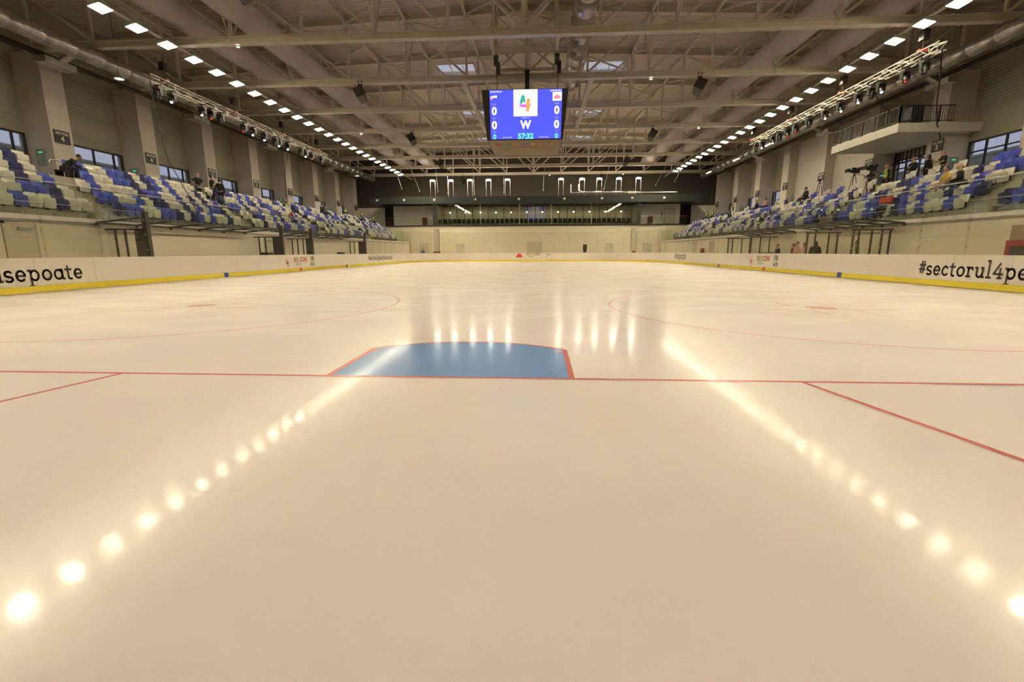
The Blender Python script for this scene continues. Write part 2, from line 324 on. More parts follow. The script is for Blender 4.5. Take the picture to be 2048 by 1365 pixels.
# ================================================================== SETTING
def outline(n=14, inset=0.0):
    pts = []; r = 8.5-inset
    for cx, cy_, a0 in ((6.5, 51.5, 0), (-6.5, 51.5, 90), (-6.5, 8.5, 180), (6.5, 8.5, 270)):
        for i in range(n+1): a = math.radians(a0+90*i/n); pts.append((cx+r*math.cos(a), cy_+r*math.sin(a)))
    return pts
b = MB(); ol = outline()
b.add([(x, y, 0) for x, y in ol], [tuple(range(len(ol)))])
mats = ['ice', 'ice_red', 'ice_redfaint', 'ice_blue', 'ice_faint', 'ice_stain']
def rect(mi, x0, x1, y0, y1, z=.002): b.m = mi; b.quad((x0, y0, z), (x1, y0, z), (x1, y1, z), (x0, y1, z))
def seg(mi, p, q, w, z=.002):
    p, q = Vector(p+(z,)), Vector(q+(z,)); d = (q-p).normalized(); n = Vector((-d.y, d.x, 0))*w/2; b.m = mi; b.quad(p-n, q-n, q+n, p+n)
def ring(mi, cx, cy_, r, w, a0=0, a1=360, n=64, z=.002):
    b.m = mi
    for i in range(n):
        a, c = math.radians(a0+(a1-a0)*i/n), math.radians(a0+(a1-a0)*(i+1)/n)
        b.quad(*[(cx+rr*math.cos(t), cy_+rr*math.sin(t), z) for rr, t in ((r-w/2, a), (r+w/2, a), (r+w/2, c), (r-w/2, c))])
for gy, s in ((4, 1), (56, -1)):
    # crease: straight sides then an arc of radius 1.83 m
    a0 = math.degrees(math.asin(1.37/1.83)); pts = [(-1.22, gy), (1.22, gy), (1.22, gy+s*1.37)]
    arcp = [(1.83*math.cos(math.radians(t)), gy+s*1.83*math.sin(math.radians(t))) for t in [a0+(180-2*a0)*i/16 for i in range(17)]]
    b.m = 3; poly = [(-1.22, gy), (1.22, gy)]+arcp
    poly = poly if s > 0 else poly[::-1]
    b.add([(x, y, .001) for x, y in poly], [tuple(range(len(poly)))])
    seg(1, (1.22, gy), (1.22, gy+s*1.37), .055); seg(1, (-1.22, gy), (-1.22, gy+s*1.37), .055)
    for p, q in zip(arcp, arcp[1:]): seg(1, p, q, .05, .0022)
    seg(1, (1.22, gy+s*1.22), (1.10, gy+s*1.22), .05, .0024); seg(1, (-1.22, gy+s*1.22), (-1.10, gy+s*1.22), .05, .0024)
    xr = 6.5+math.sqrt(8.5**2-4.5**2)
    seg(1, (-xr, gy), (xr, gy), .05, .0026)
    for sx_ in (-1, 1):
        seg(1, (sx_*3.38, gy), (sx_*4.27, gy-s*4.0), .05)
        cy_ = gy+s*6
        ring(2, sx_*7, cy_, 4.5, .05); ring(2, sx_*7, cy_, .15, .30, n=24)
        for hx in (-1, 1):
            for hy in (-1, 1):
                seg(2, (sx_*7+hx*.45, cy_+hy*.35), (sx_*7+hx*1.35, cy_+hy*.35), .05); seg(2, (sx_*7+hx*.45, cy_+hy*.35), (sx_*7+hx*.45, cy_+hy*1.1), .05)
        for hy in (-1, 1):
            for hx in (-1, 1): seg(2, (sx_*7+hx*4.5, cy_+hy*.7), (sx_*7+hx*5.1, cy_+hy*.7), .05)
rect(4, -15, 15, 22.35, 22.65); rect(4, -15, 15, 37.35, 37.65); rect(2, -15, 15, 29.85, 30.15); ring(4, 0, 30, 4.5, .05)
for sx_ in (-1, 1):
    for yy in (24, 36): ring(2, sx_*7, yy, .15, .3, n=24)
# dull scuffed patches
for cx, cy_, w_, h_ in ((2.95, 2.18, .13, .06), (2.72, 2.78, .05, .05), (-.6, 9.2, .05, .35)):
    b.m = 5
    for q in range(4):
        ox, oy = R.uniform(-.03, .03), R.uniform(-.02, .02); b.quad((cx-w_/2+ox, cy_-h_/2+oy, .001), (cx+w_/2+ox*.3, cy_-h_/2-oy, .001), (cx+w_/2-ox, cy_+h_/2+oy, .001), (cx-w_/2, cy_+h_/2-ox, .001)) if q == 0 else None
b.build('ice_rink', mats, kind='structure')
b = MB(); b.box(WL, WR, YN, YF, -.3, -.02); b.build('floor', 'concrete', kind='structure')

# side walls with window openings
def side_wall(name, X, sgn, wins, zb=4.9):
    b = MB(); x0, x1 = (X-.3, X) if sgn < 0 else (X, X+.3)
    b.box(x0, x1, YN, YF, 0, zb); b.box(x0, x1, YN, YF, 7.62, 16.0)
    ys = [YN]
    for y0, y1 in wins: b.box(x0, x1, ys[-1], y0, zb, 7.62); ys.append(y1)
    b.box(x0, x1, ys[-1], YF, zb, 7.62); return b.build(name, 'cladding', kind='structure')
def bay(i): return (PY[i]+.66, PY[i+1]-.66)
LW = [bay(i) for i in range(1, 11)]; RWI = [2, 3, 4, 5, 6, 8, 9, 10]; RW = [bay(i) for i in RWI]
side_wall('wall_left', WL, -1, LW); side_wall('wall_right', WR, 1, RW)
b = MB(); b.box(WL-.3, WR+.3, YN-.3, YN, 0, 16); b.build('wall_near', 'cladding', kind='structure')
b = MB(); b.box(WL-.3, WR+.3, YF, YF+.3, 0, 16); b.build('wall_far', 'dark', kind='structure')
wn = 0
for X, s, lst in ((WL, -1, LW), (WR, 1, RW)):
    for (y0, y1) in lst:
        wn += 1; r = empty('window_%d' % wn, (X, (y0+y1)/2, 4.9), kind='structure')
        L = y1-y0; f = MB(); t = .09
        f.box(-.06, .06, -L/2, L/2, 2.72-t, 2.72); f.box(-.06, .06, -L/2, L/2, 0, t)
        for yy in (-L/2, L/2-t): f.box(-.06, .06, yy, yy+t, 0, 2.72)
        div = (.3, 1.7) if not (s > 0 and y0 < 38) else (-1.2, 0, 1.2)
        for yy in div: f.box(-.05, .05, yy-.04, yy+.04, 0, 2.72)
        if s > 0 and y0 < 38: f.box(-.05, .05, -L/2, L/2, 2.05, 2.12)
        f.build('window_frame', 'black', r); g = MB(); g.box(-.012, .012, -L/2+.05, L/2-.05, .05, 2.68); g.build('window_pane', 'glass_win', r)
# corrugated walls with dark girts added outside to imitate ceiling reflections in the panes
for X, s, nm in ((WL-6, -1, 'left'), (WR+6, 1, 'right')):
    b = MB(); b.box(min(X, X+s*.3), max(X, X+s*.3), 4, 66, 0, 8.1)
    o = b.build('reflection_wall', ribbed('reflection_cladding_'+nm, (.84, .86, .88), 'Y', 2.0, .6, .8, .04, dark=.6), label='added blue-grey ribbed building outside the %s windows' % nm, cat='backdrop')
    for z in (6.9, 7.8):
        q = MB(); q.bar((X-s*.15, 4, z), (X-s*.15, 66, z+.1), .2, .16); q.build('reflection_beam', 'grey_panel', o)
# ceiling with skylight openings (strips across y)
SKY = [(-7.4, -4.4, 39.0, 41.3), (4.3, 7.4, 39.2, 41.6), (-7.4, -4.6, 51.2, 53.4), (4.6, 7.4, 51.8, 53.8), (-7.3, -4.6, 62.8, 65.0), (4.6, 7.3, 62.8, 65.0)]
b = MB(); xs = sorted({WL-.3, 0, WR+.3} | {s[0] for s in SKY} | {s[1] for s in SKY}); ysl = sorted({YN-.3, YF+.3} | {s[2] for s in SKY} | {s[3] for s in SKY})
for x0, x1 in zip(xs, xs[1:]):
    for y0, y1 in zip(ysl, ysl[1:]):
        mx, my = (x0+x1)/2, (y0+y1)/2
        if any(a < mx < c and d < my < e for a, c, d, e in SKY): continue
        z0, z1 = deckz(x0), deckz(x1)
        b.add([(x0, y0, z0), (x1, y0, z1), (x1, y1, z1), (x0, y1, z0), (x0, y0, z0+.25), (x1, y0, z1+.25), (x1, y1, z1+.25), (x0, y1, z0+.25)],
              [(0, 1, 2, 3), (7, 6, 5, 4), (0, 4, 5, 1), (1, 5, 6, 2), (2, 6, 7, 3), (3, 7, 4, 0)])
b.build('ceiling', 'deck', kind='structure')
for i, (x0, x1, y0, y1) in enumerate(SKY):
    zc = deckz((x0+x1)/2); r = empty('skylight', ((x0+x1)/2, (y0+y1)/2, zc), label='rectangular roof skylight, %s row of the %s pair line' % (ORD[i//2], 'left' if i % 2 == 0 else 'right'), cat='skylight', group='roof skylights')
    hx, hy = (x1-x0)/2, (y1-y0)/2; c = MB()
    for a in ((-hx-.05, -hx+.03, -hy+.03, hy-.03), (hx-.03, hx+.05, -hy+.03, hy-.03), (-hx-.05, hx+.05, -hy-.05, -hy+.03), (-hx-.05, hx+.05, hy-.03, hy+.05)): c.box(a[0], a[1], a[2], a[3], -.02, .29)
    for xx in (-hx/3, hx/3): c.box(xx-.03, xx+.03, -hy, hy, .22, .27)
    c.build('curb', 'white', r); g = MB(); g.box(-hx, hx, -hy, hy, .27, .285); g.build('pane', 'glass_sky', r)

# ------------------------------------------------------------------ tribunes
for s, nm in ((-1, 'left'), (1, 'right')):
    prof = [(17.0, 2.30), (17.0, 2.55)]
    for k in range(4): prof += [(rowx(k)+.38, rowz(k)), (rowx(k)+.38, rowz(k+1))]
    W = abs(WL if s < 0 else WR); prof += [(W, WALKZ), (W, WALKZ-.3), (17.3, 2.2)]
    b = MB(); pts = [(s*x, YN, z) for x, z in prof]
    if s > 0: pts = pts[::-1]
    # concave profile: build as quads per segment
    y1 = 61.5
    for (x0, z0), (xx1, z1) in zip(prof, prof[1:]): b.quad((s*x0, YN, z0), (s*xx1, YN, z1), (s*xx1, y1, z1), (s*x0, y1, z0))
    lo = [(17.0, 2.30)]
    for k in range(4):
        xa = 17.0 if k == 0 else rowx(k-1)+.38; xb = rowx(k)+.38
        b.quad((s*xa, y1, 2.2), (s*xb, y1, 2.2), (s*xb, y1, rowz(k)), (s*xa, y1, rowz(k)))
    b.quad((s*(rowx(3)+.38), y1, 2.2), (s*W, y1, 2.2), (s*W, y1, WALKZ), (s*(rowx(3)+.38), y1, WALKZ))
    for a0, a1 in AISL[s]:
        for k in range(4): b.box(*sorted((s*(rowx(k)+.05), s*(rowx(k)+.38))), a0, a1, rowz(k), rowz(k)+.28)
    b.box(*sorted((s*(rowx(3)+.4), s*W)), y1, 64, WALKZ-.3, WALKZ)
    b.build('tribune_'+nm, 'stand', kind='structure')
    b = MB(); b.box(*sorted((s*17.05, s*17.3)), YN, 64, -.02, 2.32); b.build('wall_lower_'+nm, 'wall_low', kind='structure')
    b = MB(); b.box(*sorted((s*16.96, s*17.06)), YN, 63.8, 2.40, 2.56); b.build('trim_%d' % (1 if s < 0 else 2), 'white', kind='structure')
# pillars
for s, X, W in ((-1, PLX, WL), (1, PRX, WR)):
    for i, y in enumerate(PY):
        r = empty('pillar', (X, y, WALKZ), label='%s tall rectangular pillar from the camera along the %s wall' % (ORD[i], 'left' if s < 0 else 'right'), cat='pillar', group='wall pillars %s' % ('left' if s < 0 else 'right'))
        x0, x1 = sorted((0, W-X)); b = MB(); b.box(x0, x1, -.6, .6, 0, 6.95); b.build('shaft', 'pillar', r)
        c = MB(); c.box(x0-.03, x1+.03, -.63, .63, 6.95, 7.07); c.build('cap', 'pillar', r)
        a = 1.45 if s < 0 else 1.45; mx = (x0+x1)/2
        if i % 2 == 0 or i in (3, 5):
            pn = MB(); pn.box(mx-.28, mx+.28, -.64, -.6, 1.39, 2.24); p_ = pn.build('notice_panel', 'grey_panel', r)
            gl = MB(); gl.box(mx-.12, mx+.12, -.655, -.64, 2.04, 2.10); gl.build('green_light', 'exit_green', p_)
# sector signs on the pillars
digL = {3: '4', 4: '4', 5: '4', 6: '3', 7: '3', 8: '3', 9: '2', 10: '1', 11: '1'}; digR = {3: '3', 4: '3', 5: '4', 6: '4', 7: '1', 8: '2', 9: '2', 10: '1', 11: '1'}
digL = {3: '4', 4: '4', 5: '4', 6: '3', 7: '3', 8: '3', 9: '2', 10: '1', 11: '1'}
digL = {i: d for i, d in zip(range(4, 12), '44333211')}; digR = {i: d for i, d in zip(range(4, 12), '33442211')}
def sector_sign(x, y, z, s, d, lab, hw=.43, h=.68):
    r = empty('sector_sign', (x-s*.02, y, z), label=lab, cat='sign', group='sector signs')
    b = MB(); b.box(-.02, .02, -hw, hw, 0, h); b.build('sign_plate', 'black', r)
    t = MB(); xd = (0, -s, 0) if s < 0 else (0, -1, 0); xd = (0, 1, 0) if s < 0 else (0, -1, 0)
    text_into(t, 'SECTOR', .19, (-s*.024, 0, h*.76), xd, (0, 0, 1), .006); text_into(t, d, .40, (-s*.024, 0, h*.34), xd, (0, 0, 1), .008)
    t.build('lettering', 'white', r)
for i, d in digL.items(): sector_sign(PLX, PY[i]-.02, 7.18, -1, d, 'black sector sign with white %s on %s visible pillar, left wall' % (d, ORD[i-4]))
for i, d in digR.items(): sector_sign(PRX, PY[i]-.25, 7.18, 1, d, 'black sector sign with white %s on %s visible pillar, right wall' % (d, ORD[i-4]))
sector_sign(PRX+.9, 47.0, 6.9, 1, '2', 'larger black sector sign with white 2 hung between right pillars', .6, 1.1)
r = empty('wall_poster', (WL+.02, 52.3, 7.75), label='dark poster hung above the left wall doorway', cat='poster'); b = MB(); b.box(0, .04, -.5, .5, 0, 1.5); b.build('poster_board', 'black', r)
# flat infill walls on the right between the third and fifth pillars
b = MB(); b.box(26.0, 26.7, PY[7]+.6, PY[8]-.6, WALKZ, 11.5); b.build('wall_infill_right', 'pillar', kind='structure')
b = MB(); b.box(26.0, 26.7, PY[6]+.6, PY[7]-.6, 6.0, 11.5); b.build('wall_upper_infill_right', 'pillar', kind='structure')

# ------------------------------------------------------------------ far end
b = MB(); b.box(WL, WR, 64, 64.25, -.02, 4.66)
b.build('wall_far_lower', 'wall_low', kind='structure')
b = MB(); b.box(WL, WR, 64.25, YF, 4.4, 4.72); b.build('floor_upper', 'stand', kind='structure')
b = MB(); b.box(-20.3, 20.4, 63.92, 64.3, 4.62, 4.80); b.build('trim_3', 'fascia', kind='structure')
b = MB(); b.box(-19.8, -13.6, 66.4, 66.6, 4.72, 7.6); b.box(-19.8, -19.6, 66.6, YF, 4.72, 7.6); b.build('wall_lobby_left', 'white', kind='structure')
b = MB(); b.box(14.2, 20.0, 66.4, 66.6, 4.72, 7.6); b.box(19.8, 20.0, 66.6, YF, 4.72, 7.6); b.build('wall_lobby_right', 'white', kind='structure')
b = MB(); b.box(WL+.1, -21.6, 68, 68.2, 4.72, 7.5); b.box(22, WR-.1, 68, 68.2, 4.72, 7.5); b.build('wall_lobby_back', 'white', kind='structure')
b = MB(); b.box(-21.9, 22.2, 63.3, 63.55, 7.55, 8.45); b.build('trim_4', 'fascia', kind='structure')
b = MB(); b.box(-21.9, 22.2, 63.55, YF, 7.75, 8.0); b.build('ceiling_lobby', 'dark', kind='structure')
# glazed lounge
r = empty('glazed_lounge', (0, 64.3, 4.72), label='long dark glazed lounge box above the far white wall', cat='lounge')
mx0, mx1 = -13.55, 14.15; n = 26
f = MB(); f.box(mx0-.1, mx0+.35, -.3, .0, 0, 2.95); f.box(mx1-.35, mx1+.1, -.3, 0, 0, 2.95); f.box(mx0, mx1, -.2, 0, 0, .12); f.box(mx0, mx1, -.2, 0, 2.78, 2.95); f.build('frame', 'fascia', r)
for i in range(1, n):
    x = mx0+(mx1-mx0)*i/n; c = MB(); wd = .035
    c.box(x-wd, x+wd, -.16, -.06, .1, 2.8); c.build('mullion', 'white' if i in (6, 11, 15, 20) else 'black', r)
for i in range(n):
    x0, x1 = mx0+(mx1-mx0)*i/n, mx0+(mx1-mx0)*(i+1)/n; c = MB(); c.box(x0+.03, x1-.03, -.115, -.10, .12, 2.78); c.build('glass_pane', 'glass_box', r)
c = MB(); c.box(mx0, mx1, 4.2, 4.3, 0, 2.9); c.box(mx0, mx0+.1, 0, 4.2, 0, 2.9); c.box(mx1-.1, mx1, 0, 4.2, 0, 2.9); c.build('back_wall', 'wall_low', r)
for i in range(9): c = MB(); c.box(mx0+1.5+i*3, mx0+1.7+i*3, 4.1, 4.2, 0, 2.9); c.build('back_pilaster', 'white', r)
# row of chairs inside the lounge
for i in range(40):
    x = mx0+.7+i*.66; q = empty('lounge_chair', (x, 65.4, 4.72), label='dark lounge chair, %s from left behind the far glazing' % ordn(i), cat='chair', group='dark chairs behind the lounge glazing')
    if i == 0:
        c = MB(); c.box(-.27, .27, -.25, .25, .38, .50); sm_ = c.mesh('seat', 'fascia'); c = MB(); c.box(-.27, .27, -.33, -.23, .38, .95); bm_ = c.mesh('backrest', 'fascia'); c = MB()
        for a in (-.22, .22):
            for d in (-.22, .22): c.tube((a, d, 0), (a, d, .4), .02, n=6)
        c.bar((-.22, 0, .36), (.22, 0, .36), .03); c.bar((-.22, -.22, .36), (-.22, .22, .36), .03); c.bar((.22, -.22, .36), (.22, .22, .36), .03); lm_ = c.mesh('leg_frame', 'black')
    child('seat', sm_, q); child('backrest', bm_, q); child('leg_frame', lm_, q)
for i in range(12):  # lamps added to brighten the dark interior behind the glazing
    q = empty('added_lounge_lamp', (mx0+1.6+i*2.2, 67.6, 4.72+2.05), label='small lamp added to brighten the far glazed lounge, %s from left' % ORD[i], cat='lamp', group='added lamps inside the lounge'); c = MB(); c.lathe((0, 0, 0), ((.13, 0), (.11, .1), (.03, .16)), 12); c.build('shade', 'silver', q); c = MB(); c.ball((0, 0, -.02), .10, n=8, k=5); c.build('bulb', 'added_lounge_light', q); c = MB(); c.tube((0, 0, .15), (0, 0, .95), .012, n=5); c.build('cord', 'black', q)
# doors of the far wall
def door(name, x0, x1, z1, y=64, double=False, sign=True):
    r = empty(name, ((x0+x1)/2, y, 0), kind='structure'); h = (x1-x0)/2; t = .07
    f = MB(); f.box(-h, -h+t, -.05, 0, 0, z1); f.box(h-t, h, -.05, 0, 0, z1); f.box(-h, h, -.05, 0, z1-t, z1); f.build('door_frame', 'seam', r)
    for a, c in (((-h+t, -.01), (.01, h-t)) if double else ((-h+t, h-t),)):
        l = MB(); l.box(a, c, -.03, 0, 0, z1-t); o = l.build('door_leaf', 'doorpaint', r)
        k = MB(); k.box(c-.3, c-.1, -.08, -.03, z1-t-.35, z1-t-.22); k.build('door_closer', 'grey_panel', o); k = MB(); k.box(c-.16, c-.04, -.08, -.03, 1.0, 1.05); k.build('door_handle', 'chrome', o)
door('door_1', -15.55, -14.4, 2.33); door('door_2', -10.5, -9.38, 2.31); door('door_3', -.80, 1.24, 2.55, double=True); door('door_4', 9.68, 10.8, 2.3); door('door_5', 14.7, 15.85, 2.28)
for i, x in enumerate((-15, -9.95, 10.2, 15.3)):
    e = MB(); e.box(x-.22, x+.22, 63.94, 63.99, 2.42, 2.58); e.build('exit_light', 'pend_off' if 0 else 'white', label='small pale exit light above the %s far door from left' % ORD[[0, 1, 3, 4][i]], cat='exit light', group='exit lights on far wall')
for i, (x0, x1) in enumerate(((-13.54, -12.85), (13.1, 13.85))):
    r = empty('tall_niche', ((x0+x1)/2, 64, 1.2), label='tall recessed panel in far wall, %s one' % ('left' if i == 0 else 'right'), cat='panel'); h = (x1-x0)/2
    b = MB(); b.box(-h, h, -.05, -.01, 0, 3.05); b.build('niche_panel', 'doorpaint', r); b = MB(); b.box(-h, -h+.06, -.05, 0, 0, 3.05); b.box(h-.06, h, -.05, 0, 0, 3.05); b.box(-h, h, -.05, 0, 2.95, 3.05); b.build('niche_edge', 'seam', r)
def hydrant(x, y, z, lab, face='y', s=1, w=.65, h=1.0, grp='red fire cabinets'):
    r = empty('fire_cabinet', (x, y, z), (0 if face == 'y' else (-math.pi/2 if s < 0 else math.pi/2)) if face == 'y' else (math.pi/2 if s < 0 else -math.pi/2), label=lab, cat='fire cabinet', group=grp)
    b = MB(); b.box(-w/2, w/2, -.22, 0, 0, h); b.build('cabinet_body', 'red_box', r)
    b = MB(); b.box(-w*.32, w*.32, -.235, -.22, h*.22, h*.80); b.build('window_pane', 'darksteel', r)
    b = MB(); b.box(w*.12, w*.36, -.245, -.235, h*.08, h*.26); b.build('sticker', 'p_pink', r)
    return r
for x, nm in ((-12.95, 'right'), (-13.45, 'left'), (13.5, 'right')):
    hydrant(x, 63.95, .35, 'red fire cabinet low on far wall, %s' % {-12.95: 'under the left niche, right one', -13.45: 'under the left niche, left one', 13.5: 'under the right niche'}[x], h=.95, w=.4)
for x in (-15.3, 16.0): hydrant(x, 66.35, 4.72, 'red fire cabinet in the %s upper lobby' % ('left' if x < 0 else 'right'), h=1.3, w=.7)
r = empty('lobby_door', (18.6, 66.38, 4.72), label='brown-framed door in the right upper lobby', cat='door'); b = MB(); b.box(-.6, .6, -.03, 0, 0, 2.2); b.build('door_leaf', 'doorpaint', r); b = MB(); b.box(-.7, -.6, -.06, 0, 0, 2.3); b.box(.6, .7, -.06, 0, 0, 2.3); b.box(-.7, .7, -.06, 0, 2.2, 2.3); b.build('door_frame', 'grey_panel', r)
# low railings of glass on the upper lobby edge
for x0, x1, nm in ((-20.2, -13.7, 'left'), (14.3, 20.3, 'right')):
    r = empty('lobby_balustrade', ((x0+x1)/2, 64.1, 4.8), label='low glass balustrade on the %s upper lobby edge' % nm, cat='balustrade'); h = (x1-x0)/2
    b = MB(); b.box(-h, h, -.006, .006, 0, 1.0); b.build('glass_pane', 'glass_bal', r); b = MB(); b.bar((-h, 0, 1.02), (h, 0, 1.02), .04, .03); b.build('handrail', 'chrome', r)
# lamps standing over the fascia
FARX = [-13.33, -10.91, -8.36, -5.89, -3.37, 3.61, 6.34, 8.55, 11.07, 13.57]; proto = None
for i, x in enumerate(FARX):
    q = empty('bracket_lamp', (x, 63.2, 8.45), label='floodlight on two thin rods over fascia, %s from left' % ORD[i], cat='floodlight', group='floodlights on rods over the far fascia')
    if proto is None:
        c = MB()
        for a in (-.32, .32): c.tube((a, 0, 0), (a, 0, 2.05), .02, n=6)
        rod = c.mesh('rods', 'alu'); c = MB(); c.box(-.32, .32, -.2, .2, 2.05, 2.17); c.box(-.1, .1, -.1, .1, 2.17, 2.25); hs = c.mesh('lamp_housing', 'grey_panel'); c = MB(); c.box(-.28, .28, -.24, .16, 1.98, 2.05); ls = c.mesh('lamp_lens', 'lamp_far'); proto = 1
    child('rods', rod, q); child('lamp_housing', hs, q); child('lamp_lens', ls, q)
for i, x in enumerate((-21.0, -17.3, -13.2, -7.7, -1.9, 4.1, 9.0, 12.9, 17.0)):
    b = MB(); b.box(x-.14, x+.14, 63.22, 63.30, 7.95, 8.2); b.build('fascia_box', 'white', label='small pale square box on dark fascia, %s from left' % ORD[i], cat='speaker box', group='pale boxes on the far fascia')
for i, x in enumerate((-20.6, -14.8, 15.6, 21.3)):
    b = MB(); b.lathe((x, 63.9, 7.60), ((.14, 0), (.14, .14), (0, .15)), 12); b.m = 1; b.lathe((x, 63.9, 7.60), ((0, .0), (.13, -.001)), 12)
    b.build('downlight', ['white', 'pend'], label='small round downlight under the fascia, %s from left' % ORD[i], cat='downlight', group='downlights under the far fascia')
r = empty('white_pipe', (0, 0, 0), label='silver bent pipe run along the right of the dark far fascia', cat='pipe')
b = MB(); b.path([(4.9, 62.9, 9.8), (4.9, 62.9, 8.75), (18.5, 62.9, 8.7)], .06, 8); b.path([(5.9, 62.8, 9.8), (5.9, 62.8, 9.0), (6.3, 62.8, 8.78), (13.2, 62.8, 8.72)], .11, 8); b.build('pipe_run', 'silver', r)
b = MB(); b.box(12.2, 13.3, 62.6, 63.0, 8.6, 8.85); b.build('pipe_box', 'silver', r)
# ------------------------------------------------------------------ trusses
NX = [k*3.73 for k in range(-6, 7)]
def truss(y, i):
    r = empty('roof_truss', (0, y, BZ), label='grey steel roof truss spanning the hall, %s from the camera' % ORD[i], cat='roof truss', group='roof trusses')
    xe0, xe1 = PLX-.6, PRX+.6
    c = MB(); c.ibeam((xe0, 0, .175), (xe1, 0, .175), .36, .35, .035); c.build('bottom_chord', 'steel', r)
    c = MB()
    for a, d in ((xe0, 0), (0, xe1)): c.ibeam((a, 0, topz(a)-BZ+.2), (d, 0, topz(d)-BZ+.2), .34, .40, .035)
    c.build('top_chord', 'steel', r)
    for x in NX+[xe0+.4, xe1-.4]:
        c = MB(); c.bar((x, 0, .33), (x, 0, topz(x)-BZ+.02), .135 if abs(x) > .1 else .2, .135); c.bar((x, 0, .02), (x, 0, .33), .3, .02, (0, 1, 0)) if 0 else None; c.build('vertical', 'steel', r)
    for k in range(len(NX)-1):
        a, d = NX[k], NX[k+1]
        lo_, hi_ = (d, a) if a < -.01 else (a, d)
        c = MB(); c.bar((lo_, 0, .36), (hi_, 0, topz(hi_)-BZ+.02), .115, .115); c.build('diagonal', 'steel', r)
    for a, d in ((NX[0], xe0+.4), (NX[-1], xe1-.4)):
        c = MB(); c.bar((a, 0, .36), (d, 0, topz(d)-BZ), .13, .13); c.build('diagonal', 'steel', r)
    # thin stays fanning from the lower nodes to the roof
    for k in (2, 4, 8, 10):
        x = NX[k]
        for dy in (-1.9, 1.9):
            c = MB(); c.tube((x, 0, .1), (x, dy, topz(x)-BZ+.2), .035, n=6); c.build('stay_rod', 'steel', r)
for i, y in enumerate(TY): truss(y, i)
for j, x in enumerate(NX):
    c = MB()
    for i in range(len(TY)-1): c.ibeam((x, TY[i]+.06, topz(x)+.15), (x, TY[i+1]-.06, topz(x)+.15), .15, .28, .02)
    c.build('roof_purlin', 'steel', label='long roof purlin running down the hall, %s from the left wall' % ORD[j], cat='purlin', group='roof purlins')
for i in range(4, len(TY)-1):
    r = empty('roof_bracing', (0, TY[i], 0), label='zigzag roof bracing bay between trusses, %s bay from camera' % ORD[i-4], cat='roof bracing', group='roof bracing bays')
    for k in range(1, len(NX)-2, 1):
        a, d = NX[k], NX[k+1]; za, zd = topz(a)+.08, topz(d)+.08
        if (k+i) % 2: MB().bar((a, .1, za), (d, 3.0, zd), .1).bar((d, 3.0, zd), (a, 5.9, za), .1).build('brace_member', 'steel', r)
for i, (x, y) in enumerate(((-4.0, TY[7]), (4.0, TY[7]), (-4.0, TY[8]), (4.0, TY[8]))):
    c = MB(); c.ibeam((x, y+.2, BZ+.2), (x, y+5.8, BZ+.2), .30, .36, .03); c.build('tie_beam', 'steel', label='%s lower tie beam %s the scoreboard' % ('left' if x < 0 else 'right', 'beside' if i < 2 else 'beyond'), cat='beam', group='lower tie beams')
# scoreboard cradle between trusses at y 25..31
r = empty('hoist_frame', (0, 28.5, BZ), label='grey steel hoisting frame above the scoreboard', cat='hoisting frame')
c = MB()
for x in (-1.75, 1.75):
    for y in (-.8, 2.0): c.bar((x, y, .4), (x, y, 3.6), .16)
c.build('frame_post', 'steel', r) if 0 else None
for x in (-1.75, 1.75):
    for y in (-.8, 2.0): k = MB(); k.bar((x, y, .4), (x, y, 3.6), .16); k.build('frame_post', 'steel', r)
    k = MB(); k.bar((x, -3.55, .42), (x, 2.35, .42), .16, .14); k.build('bearer', 'steel', r)
c = MB()
for y in (-.8, 2.0):
    c.bar((-1.75, y, 3.5), (1.75, y, 3.5), .18); c.bar((-1.75, y, .5), (1.75, y, .5), .14); c.bar((-1.7, y, 3.4), (0, y, 1.9), .09); c.bar((1.7, y, 3.4), (0, y, 1.9), .09); c.bar((-1.7, y, .6), (0, y, 1.9), .09); c.bar((1.7, y, .6), (0, y, 1.9), .09)
for x in (-1.75, 1.75): c.bar((x, -.8, .5), (x, 2, .5), .14); c.bar((x, -.8, 3.5), (x, 2, 3.5), .14)
c.build('frame_beam', 'steel', r)
for x, nm in ((-1.62, 'left'), (1.78, 'right')):
    q = empty('chain_hoist', (x, 27.9, 11.0), label='black chain hoist hanging %s of the hoisting frame' % nm, cat='hoist', group='chain hoists above scoreboard')
    b = MB(); b.box(-.12, .12, -.12, .12, .45, .95); b.box(-.0, .22, -.1, .1, 0, .6); b.build('hoist_body', 'black', q); b = MB(); b.tube((.05, 0, -.95), (.05, 0, 0), .02, n=6); b.build('chain', 'black', q); b = MB(); b.tube((0, 0, .95), (0, 0, 4.1), .02, n=6); b.build('hook', 'black', q)

# ------------------------------------------------------------------ scoreboard cube
r = empty('scoreboard', (0.0, 27.55, 7.5), label='hanging scoreboard cube with blue screens and white digits', cat='scoreboard')
def ringbox(y, hx, z): return [(-hx, y, z), (hx, y, z)]
c = MB(); T, B, H = 2.42, 2.16, 2.60; D = 4.6
tv = [(-T, 0, H), (T, 0, H), (T, D, H), (-T, D, H)]; bv = [(-B, .22, .0), (B, .22, .0), (B, D-.22, .0), (-B, D-.22, .0)]
c.add(tv+bv, [(0, 1, 2, 3), (7, 6, 5, 4), (0, 4, 5, 1), (1, 5, 6, 2), (2, 6, 7, 3), (3, 7, 4, 0)]); c.build('cabinet', 'black', r)
